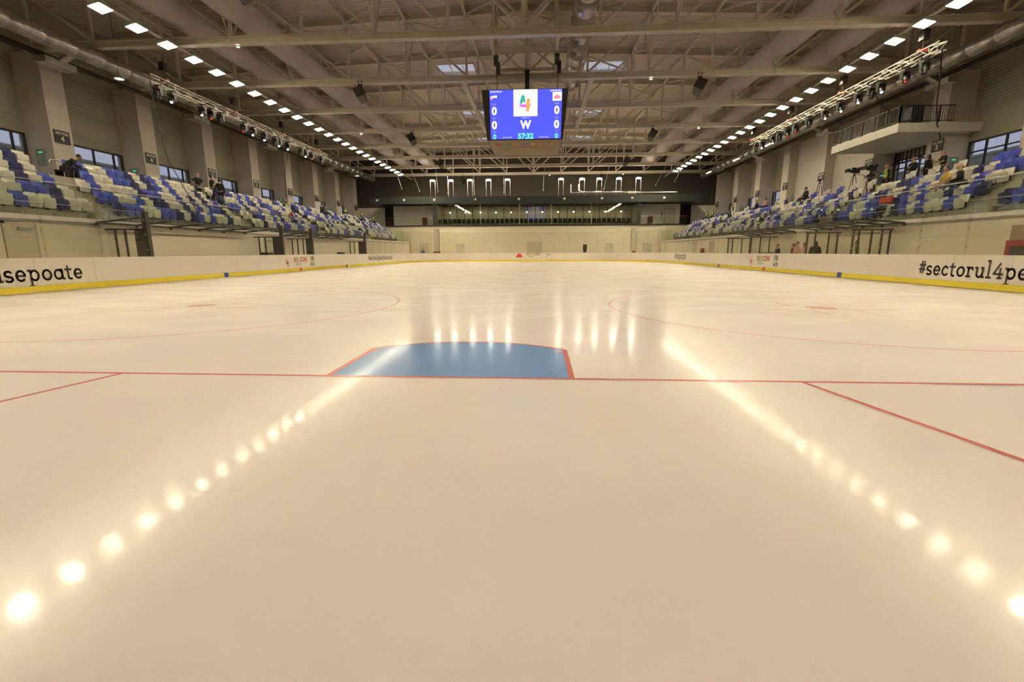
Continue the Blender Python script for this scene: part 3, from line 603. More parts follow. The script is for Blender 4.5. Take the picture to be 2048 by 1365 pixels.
# slightly tilted front panel frame: local axes u (right) and v (up along face)
V = Vector((0, -.22, H)).normalized(); O = Vector((0, .22-.015, 0)); Nn = Vector((0, -1, 0)); X_ = Vector((1, 0, 0))
def fp(u, v, lift=.0): return O+X_*u+V*v+Nn*lift
SX = .05
c = MB(); c.add([fp(-1.99+SX, .04, .01), fp(1.99+SX, .04, .01), fp(2.03+SX, 2.58, .01), fp(-2.03+SX, 2.58, .01)], [(0, 1, 2, 3)]); scr = c.build('screen', 'screen', r)
c = MB(); c.add([fp(SX-.68, 1.22, .014), fp(SX+.66, 1.22, .014), fp(SX+.66, 2.58, .014), fp(SX-.68, 2.58, .014)], [(0, 1, 2, 3)]); c.build('logo_field', 'scr_white', r)
c = MB(); c.add([fp(1.5+SX, 1.98, .014), fp(2.0+SX, 1.98, .014), fp(2.0+SX, 2.42, .014), fp(1.5+SX, 2.42, .014)], [(0, 1, 2, 3)]); c.build('team_badge_field', 'scr_white', r)
def st(txt, size, u, v, m_, bold=.0, lift=.02, nm='digits', sx=1.0):
    t = MB(); text_into(t, txt, size, fp(u+SX, v, lift), X_, V, bold, sx=sx); t.build(nm, m_, r)
for u in (-1.77, 1.74):
    st('0', .56, u, 1.49, 'scr_white', .02, nm='score_digit'); st('0', .56, u, .76, 'scr_white', .02, nm='shot_digit'); st('0', .36, u, .16, 'scr_cyan', .01, nm='foul_digit')
    st('SCOR', .10, u, 1.84, 'scr_lilac', nm='caption'); st('SUT', .10, u, 1.12, 'scr_lilac', nm='caption'); st('T.O', .10, u, .43, 'scr_lilac', nm='caption')
st('CORONA BRASOV', .12, -1.66, 2.49, 'scr_white', .0, nm='team_name', sx=.68); st('GHEORGHENI', .13, 1.67, 2.49, 'scr_white', .0, nm='team_name', sx=.76)
st('WARM-UP', .10, 0, 1.13, 'scr_lilac', nm='caption'); st('W', .56, 0, .76, 'scr_white', .025, nm='period_letter', sx=.95); st('57:32', .40, 0, .17, 'scr_cyan', .015, nm='clock_digits')
st('ELIMINARI', .12, -1.05, .12, 'scr_lilac', .0, nm='caption'); st('ELIMINARI', .12, 1.03, .12, 'scr_lilac', .0, nm='caption')
# emblem: four in coloured strokes inside a ring of small letters
def dash(t, u0, v0, u1, v1, w_): 
    d = Vector((u1-u0, v1-v0)); L = d.length; e = d/L; n = Vector((-e.y, e.x))*w_/2
    t.add([fp(SX+u0-n.x, v0-n.y, .022), fp(SX+u1-n.x, v1-n.y, .022), fp(SX+u1+n.x, v1+n.y, .022), fp(SX+u0+n.x, v0+n.y, .022)], [(3, 2, 1, 0)])
EC = (-.02, 1.92)
def blob(t, pts): t.add([fp(SX+EC[0]+x*1.5, EC[1]+y*1.35, .023) for x, y in pts], [tuple(range(len(pts)))])
t = MB(); blob(t, [(-.22, -.04), (-.12, -.06), (-.08, .06), (-.05, -.02), (.01, .0), (-.03, .26), (-.10, .30), (-.15, .24)]); t.build('emblem_green', 'scr_green', r)
t = MB(); blob(t, [(-.24, -.06), (-.20, -.14), (-.10, -.19), (.03, -.17), (.06, -.08), (-.10, -.07)]); t.build('emblem_magenta', 'scr_mag', r)
t = MB(); blob(t, [(.02, -.12), (.03, -.30), (.08, -.36), (.14, -.32), (.16, -.16), (.21, -.12), (.17, -.05), (.17, .12), (.12, .16), (.06, .12)]); t.build('emblem_orange', 'scr_orange', r)
t = MB(); blob(t, [(.07, -.28), (.11, -.28), (.12, .08), (.09, .09)]); [setattr(t, 'v', [(x, y-.004, z) for x, y, z in t.v])]; t.build('emblem_yellow', 'scr_yellow', r)
t = MB()
for a in range(0, 360, 9):
    if 95 < a < 0: continue
    q = math.radians(a); rr = .58; u, v = EC[0]-.0+rr*math.cos(q), EC[1]-.02+rr*math.sin(q); dash(t, u-.02*math.sin(q), v+.02*math.cos(q), u+.02*math.sin(q), v-.02*math.cos(q), .05)
t.build('emblem_ring_letters', 'scr_lilac', r)
t = MB(); dash(t, -1.97, 2.20, -1.62, 2.27, .10); dash(t, -1.62, 2.27, -1.66, 2.17, .06); t.build('team_badge_left', 'scr_white', r)
t = MB(); dash(t, -1.93, 2.17, -1.75, 2.19, .05); dash(t, -1.95, 2.08, -1.86, 2.18, .06); t.build('team_badge_left_stripe', 'scr_pink', r)
t = MB(); t.add([fp(1.56+SX, 2.08, .02), fp(1.93+SX, 2.08, .02), fp(1.92+SX, 2.22, .02), fp(1.80+SX, 2.24, .02), fp(1.77+SX, 2.35, .02), fp(1.68+SX, 2.26, .02), fp(1.58+SX, 2.2, .02)], [tuple(range(7))]); t.build('team_badge_right', 'scr_pink', r)
c = MB(); yb = D+.02
c.quad((1.99, yb-.22, .06), (-1.99, yb-.22, .06), (-2.03, yb-.01, 2.56), (2.03, yb-.01, 2.56)); c.build('back_screen', 'screen', r)
c = MB(); c.quad((.68, yb-.10, 1.24), (-.68, yb-.10, 1.24), (-.68, yb+.0, 2.56), (.68, yb+.0, 2.56)); c.build('back_logo_field', 'scr_white', r)
c = MB(); c.quad((.25, yb-.05, 1.6), (-.25, yb-.05, 1.6), (-.25, yb+.01, 2.2), (.25, yb+.01, 2.2)); c.build('back_emblem', 'scr_pink', r)
for u in (-1.75, 1.75):
    for v, m_ in ((.16, 'scr_cyan'), (.76, 'scr_white'), (1.49, 'scr_white')):
        t = MB(); text_into(t, '0', .5, (u, yb-.22+.21*v/2.5+.012, v), (-1, 0, 0), V*1.0, .02); t.build('back_digit', m_, r)
# side screens
for s_ in (-1, 1):
    c = MB(); q = [(s_*(B+.02), .6, .1), (s_*(B+.02), D-.6, .1), (s_*(T-.01), D-.6, 2.5), (s_*(T-.01), .6, 2.5)]; c.quad(*(q if s_ > 0 else q[::-1])); c.build('side_screen', 'screen', r)
c = MB(); c.add([(-B+.1, .25, -.02), (B-.1, .25, -.02), (B-.1, D-.25, -.02), (-B+.1, D-.25, -.02), (-B+.1, .25, 0), (B-.1, .25, 0), (B-.1, D-.25, 0), (-B+.1, D-.25, 0)], [(3, 2, 1, 0), (0, 1, 5, 4), (1, 2, 6, 5), (2, 3, 7, 6), (3, 0, 4, 7)]); c.build('under_panel', 'board_beige', r)
xp = -1.62
for ch, mt_ in zip('BERCENI', ('p_red', 'p_green', 'p_orange', 'p_purple', 'p_yellow', 'p_pink', 'p_yellow')):
    t = MB(); text_into(t, ch, 1.05, (xp+.05, 1.35, -.03), (1, 0, 0), (0, -1, 0), .03, sx=.72); t.build('letter_'+ch.lower(), mt_, r); xp += .52
t = MB(); text_into(t, 'ARENA', .75, (-.75, 2.45, -.03), (1, 0, 0), (0, -1, 0), .0, sx=.85); t.build('word_arena', 'white', r)
t = MB(); text_into(t, 'BUCURESTI', .35, (.95, 2.40, -.03), (1, 0, 0), (0, -1, 0), .0, sx=.75); t.build('word_city', 'p_orange', r)
c = MB(); c.bar((.05, 2.95, H), (.05, 2.95, BZ-7.5+.45), .26); c.build('hanging_mast', 'black', r)

# ------------------------------------------------------------------ ducts
def bigduct(x, lab):
    r = empty('textile_duct', (x, 0, 13.2), label=lab, cat='air duct', group='grey textile air ducts')
    for i in range(1, len(TY)):
        y0, y1 = TY[i-1], TY[i]; c = MB()
        c.lathe((0, y0, 0), [(.60, 0), (.66, .5), (.68, 1.5), (.68, 4.5), (.66, 5.5), (.60, 6.0)], 28, 'y'); c.build('duct_section', 'textile', r)
        if i % 2 == 0:
            k = MB(); k.tube((0, y0, .6), (0, y0, topz(x)-13.2), .02, n=6); k.build('hanger', 'steel', r)
    c = MB(); c.lathe((0, TY[-1], 0), [(.60, 0), (0, .02)], 28, 'y'); c.build('end_cap', 'textile', r)
for x, l in ((-17.6, 'fat grey fabric air duct nearest the left wall'), (-14.4, 'fat grey fabric air duct left, inner one'), (15.1, 'fat grey fabric air duct right, inner one'), (18.35, 'fat grey fabric air duct nearest the right wall')): bigduct(x, l)
def spiral(x, z, r_, y0, y1, lab, name='spiral_duct', branches=()):
    r = empty(name, (x, y0, z), label=lab, cat='air duct'); c = MB(); L = y1-y0; n = int(L/1.5)
    pr = []
    for i in range(n): yy = i*L/n; pr += [(r_, yy), (r_, yy+L/n-.12), (r_*1.05, yy+L/n-.10), (r_*1.05, yy+L/n-.02)]
    pr.append((r_, L)); pr.append((0, L+.01)); c.lathe((0, 0, 0), pr, 20, 'y'); c.build('duct_pipe', 'silver_duct', r)
    for yy in branches:
        q = MB(); s_ = -1 if x < 0 else 1; q.tube((s_*.2, yy, -.1), (s_*1.1, yy, -.5), .18, n=10); q.box(*sorted((s_*1.0, s_*1.7)), yy-.8, yy+.8, -.72, -.42); q.build('outlet_box', 'silver', r)
    for yy in [a for a in range(3, int(L), 6)]:
        q = MB(); q.tube((0, yy, r_), (0, yy, topz(x)-z), .012, n=5); q.build('hanger', 'darksteel', r)
spiral(3.1, 13.3, .58, 6, 36.5, 'silver foil-wrapped round duct hung in the roof right of centre')
q = MB(); q.box(3.1-.45, 3.1+.45, 35.8, 37.0, 12.75, 13.0); q.build('duct_grille', 'silver', label='metal grille box at the end of the central duct', cat='grille')
spiral(-22.4, 11.22, .38, 4, 66, 'silver round duct along the left wall under the trusses', branches=(20, 30, 39, 51)); spiral(22.6, 11.22, .38, 4, 66, 'silver round duct along the right wall under the trusses', branches=(14, 26, 37, 48))
for s, X in ((-1, PLX), (1, PRX)):
    c = MB(); c.bar((X-s*.28, YN, 11.5), (X-s*.28, YF, 11.5), .4, .12); c.build('cable_tray', 'darksteel', label='dark cable tray above the %s pillars' % ('left' if s < 0 else 'right'), cat='cable tray')

# ------------------------------------------------------------------ floodlight rows
hous = MB(); hous.box(-.30, .30, -.36, .36, .01, .12); hous.box(-.12, .12, -.12, .12, .12, .22); hous = hous.mesh('housing', 'grey_panel')
lens = MB(); lens.add([(-.26, -.33, 0), (.26, -.33, 0), (.26, .33, 0), (-.26, .33, 0), (-.26, -.33, .01), (.26, -.33, .01), (.26, .33, .01), (-.26, .33, .01)], [(3, 2, 1, 0), (4, 5, 6, 7), (0, 1, 5, 4), (1, 2, 6, 5), (2, 3, 7, 6), (3, 0, 4, 7)]); lens = lens.mesh('lens', 'lamp')
def lamprow(x, y0, dy, n, nm):
    for i in range(n):
        y = y0+dy*i; q = empty('floodlight', (x, y, 11.42), label='lit square floodlight, %s from the camera in %s ceiling row' % (ordn(i), nm), cat='floodlight', group='%s row of ceiling floodlights' % nm)
        q.rotation_euler = (0, (.22 if x < 0 else -.22)*-1, 0); child('housing', hous, q); child('lens', lens, q)
        if i == 0: 
            global rodm; k = MB(); k.tube((0, 0, .1), (0, 0, .20), .03, n=6); rodm = k.mesh('mounting_stub', 'steel')
        child('mounting_stub', rodm, q)
    c = MB(); c.bar((x, y0-.5, 11.60), (x, YF-.5, 11.60), .10, .09); c.build('lamp_rail', 'steel', label='straight grey rail carrying the %s ceiling floodlight row' % nm, cat='rail')
lamprow(-17.8, 20.56-1.81*11, 1.81, 36, 'left'); lamprow(18.4, 22.5-1.80*12, 1.80, 36, 'right')

# ------------------------------------------------------------------ lighting trusses with moving heads
def show_truss(x, y0, y1, z, nm):
    r = empty('lighting_truss', (x, y0, z), label='silver square lattice lighting truss over the %s stand' % nm, cat='lighting truss'); L = y1-y0; h = .18
    for a in (-h, h):
        for d in (-h, h): c = MB(); c.tube((a, 0, d), (a, L, d), .024, n=8); c.build('main_tube', 'alu', r)
    n = int(L/.55)
    for side, f in (('left_lattice', lambda t, u: (-h, t, u)), ('right_lattice', lambda t, u: (h, t, u)), ('top_lattice', lambda t, u: (u, t, h)), ('bottom_lattice', lambda t, u: (u, t, -h))):
        c = MB()
        for i in range(n):
            a, d = i*L/n, (i+1)*L/n
            c.tube(f(a, -h), f(d, h), .011, n=5) if i % 2 else c.tube(f(a, h), f(d, -h), .011, n=5)
            if i % 2: c.tube(f(a, -h), f(a, h), .011, n=5)
        c.build(side, 'alu', r)
    for i, t in enumerate([1.2+6*k for k in range(int(L/6)+1)]):
        q = empty('chain_hoist', (x, y0+t, z+.3), label='black chain hoist over the %s lighting truss, %s from camera' % (nm, ORD[i]), cat='hoist', group='hoists of the %s lighting truss' % nm)
        b = MB(); b.box(-.14, .14, -.16, .16, .4, .85); b.build('hoist_body', 'black', q); b = MB(); b.tube((0, 0, -.05), (0, 0, .45), .02, n=6); b.build('chain', 'darksteel', q); b = MB(); b.tube((.1, .1, .5), (.1, .1, 1.3), .03, n=6); b.tube((-.1, 0, .8), (-.1, 0, 1.3), .02, n=6); b.build('strap', 'silver', q); b = MB(); b.box(-.2, .2, -.1, .1, -.12, .0); b.build('red_bracket', 'red_box', q)
show_truss(-20.0, 25.3, 46.5, 10.4, 'left'); show_truss(19.15, 24.0, 43.3, 10.4, 'right')
c = MB(); c.box(-.17, .17, -.17, .17, -.10, .0); c.tube((0, 0, 0), (0, 0, .14), .05, n=8); c.box(-.25, .25, -.03, .03, .10, .16); headbase = c.mesh('base', 'black')
c = MB(); c.box(-.20, -.15, -.09, .09, -.42, -.08); c.box(.15, .20, -.09, .09, -.42, -.08); c.box(-.2, .2, -.09, .09, -.14, -.09); yoke = c.mesh('yoke', 'black')
def headmesh(tilt, yawd):
    c = MB(); d = Vector((0, -math.cos(tilt)*1.0, -math.sin(tilt))); d = Matrix.Rotation(yawd, 3, 'Z') @ d; p = Vector((0, 0, -.34))
    c.tube(p-d*.16, p+d*.05, .12, .15, n=12); c.tube(p+d*.05, p+d*.24, .15, .13, n=12); c.tube(p-d*.22, p-d*.16, .06, .12, n=12); me = c.mesh('head', 'black')
    l = MB(); l.tube(p+d*.235, p+d*.25, .062, n=12); return me, l
HL = [(25.9, 'off'), (26.9, 'w'), (29.3, 'w'), (30.1, 'r'), (31.0, 'off'), (33.4, 'r'), (34.5, 'w'), (35.9, 'w'), (37.4, 'off'), (37.9, 'w'), (39.2, 'w'), (41.4, 'off'), (42.2, 'w'), (43.3, 'r'), (45.2, 'off')]
HR = [(24.9, 'off'), (26.1, 'r'), (27.8, 'w'), (28.5, 'off'), (29.6, 'w'), (31.2, 'w'), (32.8, 'w'), (34.6, 'off'), (36.3, 'r'), (37.4, 'r'), (38.6, 'off'), (39.6, 'w'), (41.4, 'w'), (42.5, 'off')]
for X, lst, nm, yd in ((-20.0, HL, 'left', .35), (19.15, HR, 'right', -.3)):
    for i, (y, st_) in enumerate(lst):
        q = empty('moving_head', (X, y, 10.08), label='%s moving head spotlight under %s lighting truss, %s from camera' % ({'off': 'unlit black', 'w': 'white-lit black', 'r': 'red-lit black'}[st_], nm, ORD[i]), cat='stage light', group='moving heads on the %s lighting truss' % nm)
        child('base', headbase, q); child('yoke', yoke, q); me, l = headmesh(1.45 if st_ == 'off' else R.uniform(.7, 1.0), yd+R.uniform(-.15, .15)); child('head', me, q)
        l.build('lens', {'off': 'darksteel', 'w': 'spot', 'r': 'spot_red'}[st_], q)
c = MB(); c.path([(-19.9, 25.3, 10.2), (-19.5, 24.9, 8.2), (-18.6, 24.2, 6.0), (-17.6, 24.0, 4.2), (-17.4, 24.3, 3.2)], .02); c.build('hanging_cable', 'fabric_black', label='black cable hanging from the left lighting truss end', cat='cable')
c = MB(); c.path([(-20, 39.5, 10.2), (-20.1, 38.5, 7.5), (-20, 38.2, 5.6)], .02); c.build('hanging_cable', 'fabric_black', label='black cable dropping from the middle of the left lighting truss', cat='cable')
c = MB(); c.path([(19.15, 24.0, 10.2), (20.3, 25.4, 9.6), (22.0, 27.6, 8.9), (24.0, 30.0, 8.5), (25.0, 30.9, 7.9)], .03); c.build('hanging_cable', 'fabric_black', label='black cable from right lighting truss end to the pillar sign', cat='cable')
c = MB(); c.path([(19.15, 28.6, 10.2), (20.5, 29.8, 9.6), (22.2, 31.2, 9.45)], .03); c.build('hanging_cable', 'fabric_black', label='black cable from right lighting truss down to the balcony', cat='cable')
# ceiling loudspeakers
for i, (x, y) in enumerate(((-10.5, TY[5]), (10.5, TY[5]), (-10.5, TY[7]), (10.5, TY[7]), (-10.5, TY[9]), (10.5, TY[9]), (-10.5, TY[11]), (10.5, TY[11]), (-9.9, TY[13]), (9.2, TY[13]))):
    s_ = -1 if x < 0 else 1; q = empty('loudspeaker', (x, y-.1, BZ), label='black loudspeaker under the %s truss from camera, %s side' % (ORD[TY.index(y)], 'left' if x < 0 else 'right'), cat='loudspeaker', group='black ceiling loudspeakers')
    c = MB(); Mx = Matrix.Rotation(-.5, 3, 'X') @ Matrix.Rotation(s_*.5, 3, 'Y'); vs = [Mx @ Vector((a, d, e))+Vector((0, 0, -.62)) for e in (-.42, .42) for d in (-.28, .28) for a in (-.30*(1 if d < 0 else .7), .30*(1 if d < 0 else .7))]
    c.add(vs, [(0, 2, 3, 1), (4, 5, 7, 6), (0, 1, 5, 4), (2, 6, 7, 3), (0, 4, 6, 2), (1, 3, 7, 5)]); c.build('cabinet', 'black', q); c = MB(); c.bar((-.1, 0, -.2), (-.1, 0, .2), .05); c.bar((.1, 0, -.2), (.1, 0, .2), .05); c.bar((-.1, 0, -.05), (.1, 0, -.05), .05); c.build('bracket', 'black', q)
# small lights
for i, (x, y, z) in enumerate(((-21.5, 25.2, 10.3), (-21.5, 46.5, 10.4), (-21.5, 58.0, 10.4))):
    q = empty('pendant_lamp', (x, y, z), label='small round pendant lamp above left stand, %s from camera' % ORD[i], cat='pendant lamp', group='round pendant lamps left'); c = MB(); c.lathe((0, 0, 0), ((.22, 0), (.2, .06), (.08, .2), (.05, .3)), 16); c.build('shade', 'silver', q); c = MB(); c.lathe((0, 0, .01), ((0, 0), (.20, 0)), 16); c.build('bulb_face', 'pend', q); c = MB(); c.tube((0, 0, .3), (0, 0, deckz(x)-z), .01, n=5); c.build('cord', 'black', q)
for i, (x, y, z) in enumerate(((21.3, 45.0, 10.6), (21.3, 52.0, 10.6), (21.3, 60.0, 10.6))):
    q = empty('linear_lamp', (x, y, z), label='short linear lamp above right stand, %s from camera' % ORD[i], cat='linear lamp', group='linear lamps right'); c = MB(); c.box(-.09, .09, -.75, .75, 0, .1); c.build('body', 'white', q); c = MB(); c.box(-.07, .07, -.72, .72, -.03, 0); c.build('tube', 'pend', q); c = MB(); c.tube((0, 0, .1), (0, 0, deckz(x)-z), .01, n=5); c.build('cord', 'black', q)
for i, (x, ti) in enumerate(((-14.6, 6), (7.6, 7), (-15.1, 9), (-1.6, 10), (14.4, 9), (-9.9, 13), (2.2, 13), (12.2, 13))):
    y = TY[ti]; q = empty('truss_spot', (x, y, BZ-.02), label='tiny round light below the %s truss, %s' % (ORD[ti], 'left of centre' if x < 0 else ('far right' if x > 10 else 'just right of centre')), cat='small light'); c = MB(); c.lathe((0, 0, -.08), ((.09, 0), (.09, .08)), 10); c.build('ring', 'white', q); c = MB(); c.lathe((0, 0, -.08), ((0, 0), (.08, 0)), 10); c.build('bulb_face', 'pend', q)
# thin slanting rods near the far fascia
for i, (x0, z0, x1, z1) in enumerate(((-17.6, 11.5, -16.9, 9.3), (-15.6, 11.5, -14.6, 9.0), (-12.4, 11.5, -12.2, 8.9), (-10.9, 11.5, -10.9, 8.7), (-7.6, 11.5, -7.5, 8.6), (-3.7, 11.5, -3.7, 8.7), (1.4, 11.5, 1.3, 9.0), (9.5, 11.5, 8.9, 9.0), (16.5, 11.5, 15.3, 9.4), (18.5, 11.5, 17.6, 9.8))):
    c = MB(); c.tube((x0, 61, z0+.2), (x1, 61, z1), .022, n=6); c.tube((x1, 61, z1), (x1+(x1-x0)*.04, 61, z1-.16), .045, n=6); c.build('hanging_rod', 'silver', label='thin rod hanging from far truss before fascia, %s from left' % ORD[i], cat='hanging rod', group='thin hanging rods at far end')

# ------------------------------------------------------------------ dasher boards
def lin(p0, p1): return [p0, p1]
def dasher(name, pts, lab, closed=False):
    """pts: inner-face polyline with the ice on its left side"""
    r = empty(name, (0, 0, 0), label=lab, cat='dasher board'); P = [Vector((x, y, 0)) for x, y in pts]
    def off(d):
        out = []
        for i, p in enumerate(P):
            a = P[max(i-1, 0)]; c_ = P[min(i+1, len(P)-1)]; t = (c_-a).normalized(); out.append(p+Vector((t.y, -t.x, 0))*d)
        return out
    def strip(d0, d1, z0, z1):
        b = MB(); A, Bq = off(d0), off(d1); n = len(P)
        vs = [(p.x, p.y, z) for L_ in (A, Bq) for p in L_ for z in (z0, z1)]
        k = lambda s_, i, j: (s_*n+i)*2+j; fs = []
        for i in range(n-1):
            fs += [(k(0, i, 0), k(0, i, 1), k(0, i+1, 1), k(0, i+1, 0)), (k(1, i, 0), k(1, i+1, 0), k(1, i+1, 1), k(1, i, 1)), (k(0, i, 1), k(1, i, 1), k(1, i+1, 1), k(0, i+1, 1)), (k(0, i, 0), k(0, i+1, 0), k(1, i+1, 0), k(1, i, 0))]
        fs += [(k(0, 0, 0), k(1, 0, 0), k(1, 0, 1), k(0, 0, 1)), (k(0, n-1, 0), k(0, n-1, 1), k(1, n-1, 1), k(1, n-1, 0))]
        return b.add(vs, fs)
    strip(0, .12, 0, 1.03).build('board_panel', 'board', r); strip(-.015, .0, .0, .20).build('kick_strip', 'yellow', r); strip(-.02, .16, 1.03, 1.07).build('cap_rail', 'board', r)
    strip(-.004, .0, .20, .205).build('kick_edge', 'seam', r)
    # joints every 2 m
    b = MB(); L = 0; nxt = 2.0
    for p, q_ in zip(P, P[1:]):
        d = (q_-p).length
        while L+d >= nxt:
            c_ = p+(q_-p)*((nxt-L)/d); t = (q_-p).normalized(); n_ = Vector((-t.y, t.x, 0)); a = c_+n_*.003; b.quad(a-t*.006+Vector((0, 0, .2)), a+t*.006+Vector((0, 0, .2)), a+t*.006+Vector((0, 0, 1.03)), a-t*.006+Vector((0, 0, 1.03))); nxt += 2.0
        L += d
    if b.v: b.build('panel_joint', 'seam', r)
    return r
def corner(cx, cy_, a0, a1, n=16): return [(cx+8.5*math.cos(math.radians(a0+(a1-a0)*i/n)), cy_+8.5*math.sin(math.radians(a0+(a1-a0)*i/n))) for i in range(n+1)]
dr = dasher('dasher_board', [(15, 8.5), (15, 51.5)], 'white dasher board with yellow kick strip along the right side')
dl = dasher('dasher_board', [(-15, 51.5), (-15, 8.5)], 'white dasher board with yellow kick strip along the left side')
df = dasher('dasher_board', [(6.5, 60), (-6.5, 60)], 'white dasher board straight across the far end')
dcr = dasher('dasher_board', corner(6.5, 51.5, 0, 90), 'curved white dasher board at the far right corner')
dcl = dasher('dasher_board', corner(-6.5, 51.5, 90, 180), 'curved white dasher board at the far left corner')
dasher('dasher_board', corner(-6.5, 8.5, 180, 270), 'curved white dasher board at the near left corner')
dasher('dasher_board', corner(6.5, 8.5, 270, 360), 'curved white dasher board at the near right corner')
for X, s, par in ((-15, -1, dl), (15, 1, dr)):
    for y, mt_ in ((22.5, 'markblue'), (30, 'markred'), (37.5, 'markblue')):
        b = MB(); b.box(*sorted((X-s*.018, X-s*.01)), y-.16, y+.16, 0, .22); b.build('line_marker', mt_, par)
for s, par in ((-1, dcl), (1, dcr)):
    x = s*(6.5+math.sqrt(8.5**2-4.5**2)); b = MB(); b.box(*sorted((x-s*.06, x-s*.02)), 55.9, 56.0, 0, .2); b.build('line_marker', 'markred', par)
def on_left(t, txt, h, y, z, **k): return slab_text(t, txt, h, (-14.992, y, z), (0, 1, 0), (0, 0, 1), **k)
t = MB(); on_left(t, 'asepoate', .335, 12.22, .36); t.build('slab_lettering', 'ink', dl)
t = MB(); slab_text(t, '#sectorul4pentrubucuresti', .325, (14.992, 17.9, .36), (0, -1, 0), (0, 0, 1)); t.build('slab_lettering', 'ink', dr)
t = MB(); on_left(t, '#sectorul4pentrubucuresti', .28, 42.6, .48); t.build('slab_lettering', 'ink', dl)
t = MB(); slab_text(t, '#asepoate', .40, (14.992, 49.7, .48), (0, -1, 0), (0, 0, 1)); t.build('slab_lettering', 'ink', dr)
CB = ('p_red', 'p_green', 'p_yellow', 'p_purple', 'p_orange', 'p_red', 'p_orange')
def logos(par, O_, xd, flip=False):
    O_, xd = Vector(O_), Vector(xd); Z = Vector((0, 0, 1)); nrm = xd.cross(Z)*.008; lp = lambda u, v: O_+xd*u+Z*v+nrm
    # round badge with a red and green four
    t = MB()
    for i in range(28):
        a, c_ = 2*math.pi*i/28, 2*math.pi*(i+1)/28; t.quad(*[lp(rr*math.cos(q), .58+rr*math.sin(q)) for rr, q in ((.30, a), (.32, a), (.32, c_), (.30, c_))])
    t.build('badge_ring', 'p_pink', par)
    t = MB(); t.quad(lp(-.1, .55), lp(-.02, .5), lp(.02, .78), lp(-.03, .8)); t.quad(lp(-.12, .5), lp(.12, .5), lp(.12, .56), lp(-.12, .56)); t.quad(lp(.0, .34), lp(.08, .34), lp(.12, .66), lp(.02, .66)); t.build('badge_four', 'p_red', par)
    u = .95
    for ch, mt_ in zip('BERCENI', CB):
        t = MB(); text_into(t, ch, .42, lp(u, .74), xd, Z, .02, sx=.85); t.build('logo_letter', mt_, par); u += .27 if ch != 'N' else .22
    t = MB(); text_into(t, 'ARENA', .26, lp(1.35, .46), xd, Z, 0, sx=.9); t.build('logo_word', 'p_grey', par)
    t = MB(); text_into(t, '100', .40, lp(3.28, .80), xd, Z, .012, sx=.9); text_into(t, 'ACE', .30, lp(3.28, .42), xd, Z, .012, sx=.95); t.build('square_badge', 'p_navy', par)
    t = MB(); t.quad(lp(3.0, .58), lp(3.56, .62), lp(3.56, .67), lp(3.0, .63)); t.build('square_badge_stripe', 'p_yellow', par)
logos(dl, (-15, 28.4, 0), (0, 1, 0)); logos(dr, (15, 31.9, 0), (0, -1, 0))
t = MB(); u = -.7
for ch, mt_ in zip('BERCENI', CB):
    t = MB(); text_into(t, ch, .36, (u, 59.99, .90), (1, 0, 0), (0, 0, 1), .02, sx=.85); t.build('logo_letter', mt_, df); u += .27
t = MB(); text_into(t, 'ARENA', .22, (-.2, 59.99, .60), (1, 0, 0), (0, 0, 1)); t.build('logo_word', 'p_grey', df)
t = MB(); t.add([(-2.1, 59.99, .5), (-1.3, 59.99, .5), (-1.35, 59.99, .8), (-1.6, 59.99, 1.0), (-1.85, 59.99, .98), (-2.05, 59.99, .75)], [tuple(range(6))]); t.build('hill_badge', 'p_red', df)
t = MB(); t.add([(1.65, 59.99, .95), (2.0, 59.99, .72), (2.35, 59.99, .98), (2.1, 59.99, .9), (1.95, 59.99, .85)], [tuple(range(5))]); t.quad((1.7, 59.99, .52), (1.85, 59.99, .5), (1.83, 59.99, .62), (1.7, 59.99, .62)); t.build('wing_badge', 'p_grey', df)

# ------------------------------------------------------------------ rink glass
def glasspanel(p, q_, z1, lab, grp, post=True):
    p, q_ = Vector(p+(1.07,)), Vector(q_+(1.07,)); mid = (p+q_)/2; d = q_-p; L = d.length; a = math.atan2(d.y, d.x); h = z1-1.07
    r = empty('rink_glass', mid, a, label=lab, cat='glass panel', group=grp)
    b = MB(); b.box(-L/2+.012, L/2-.012, -.006, .006, 0, h); b.build('pane', 'glass', r)
    b = MB(); b.box(L/2-.035, L/2+.035, -.02, .02, 0, h-.02); b.build('clear_post', 'glass', r)
    b = MB(); b.box(-L/2, L/2, -.008, .008, h, h+.014); b.build('top_edge', 'plate', r)
    b = MB()
    for z in (.25, .85, 1.4): 
        if z < h: b.box(L/2-.012, L/2+.012, -.028, .028, z, z+.04)
    b.build('post_clip', 'silver', r)
for i in range(5): glasspanel((-15.07, 8+2*i), (-15.07, 10+2*i), 2.80, 'clear rink glass panel left side, %s before the dark post' % ORD[4-i], 'left rink glass near camera')
for i in range(5): glasspanel((-15.07, 42.3+1.84*i), (-15.07, 44.14+1.84*i), 2.95, 'clear rink glass panel left side, %s beyond the benches' % ORD[i], 'left rink glass far part')
RG = [8.2, 10.2, 12.2, 14.2, 16.24, 18.2, 20.24, 21.98, 23.3, 25.83, 26.83, 28.73, 30.6, 32.5, 34.4, 36.3, 38.2, 40.1, 42, 43.9, 45.8, 47.7, 49.6, 51.5]
for i, (a, c) in enumerate(zip(RG, RG[1:])): glasspanel((15.07, a), (15.07, c), 2.82, 'clear rink glass panel right side, %s from camera' % ordn(i), 'right rink glass')
for nm, pts in (('left', corner(-6.5, 51.5, 180, 90, 8)), ('right', corner(6.5, 51.5, 0, 90, 8))):
    for i, (p, q_) in enumerate(zip(pts, pts[1:])): glasspanel(p, q_, 3.6, 'tall curved-corner glass panel far %s, %s along' % (nm, ORD[i]), 'tall glass far %s corner' % nm)
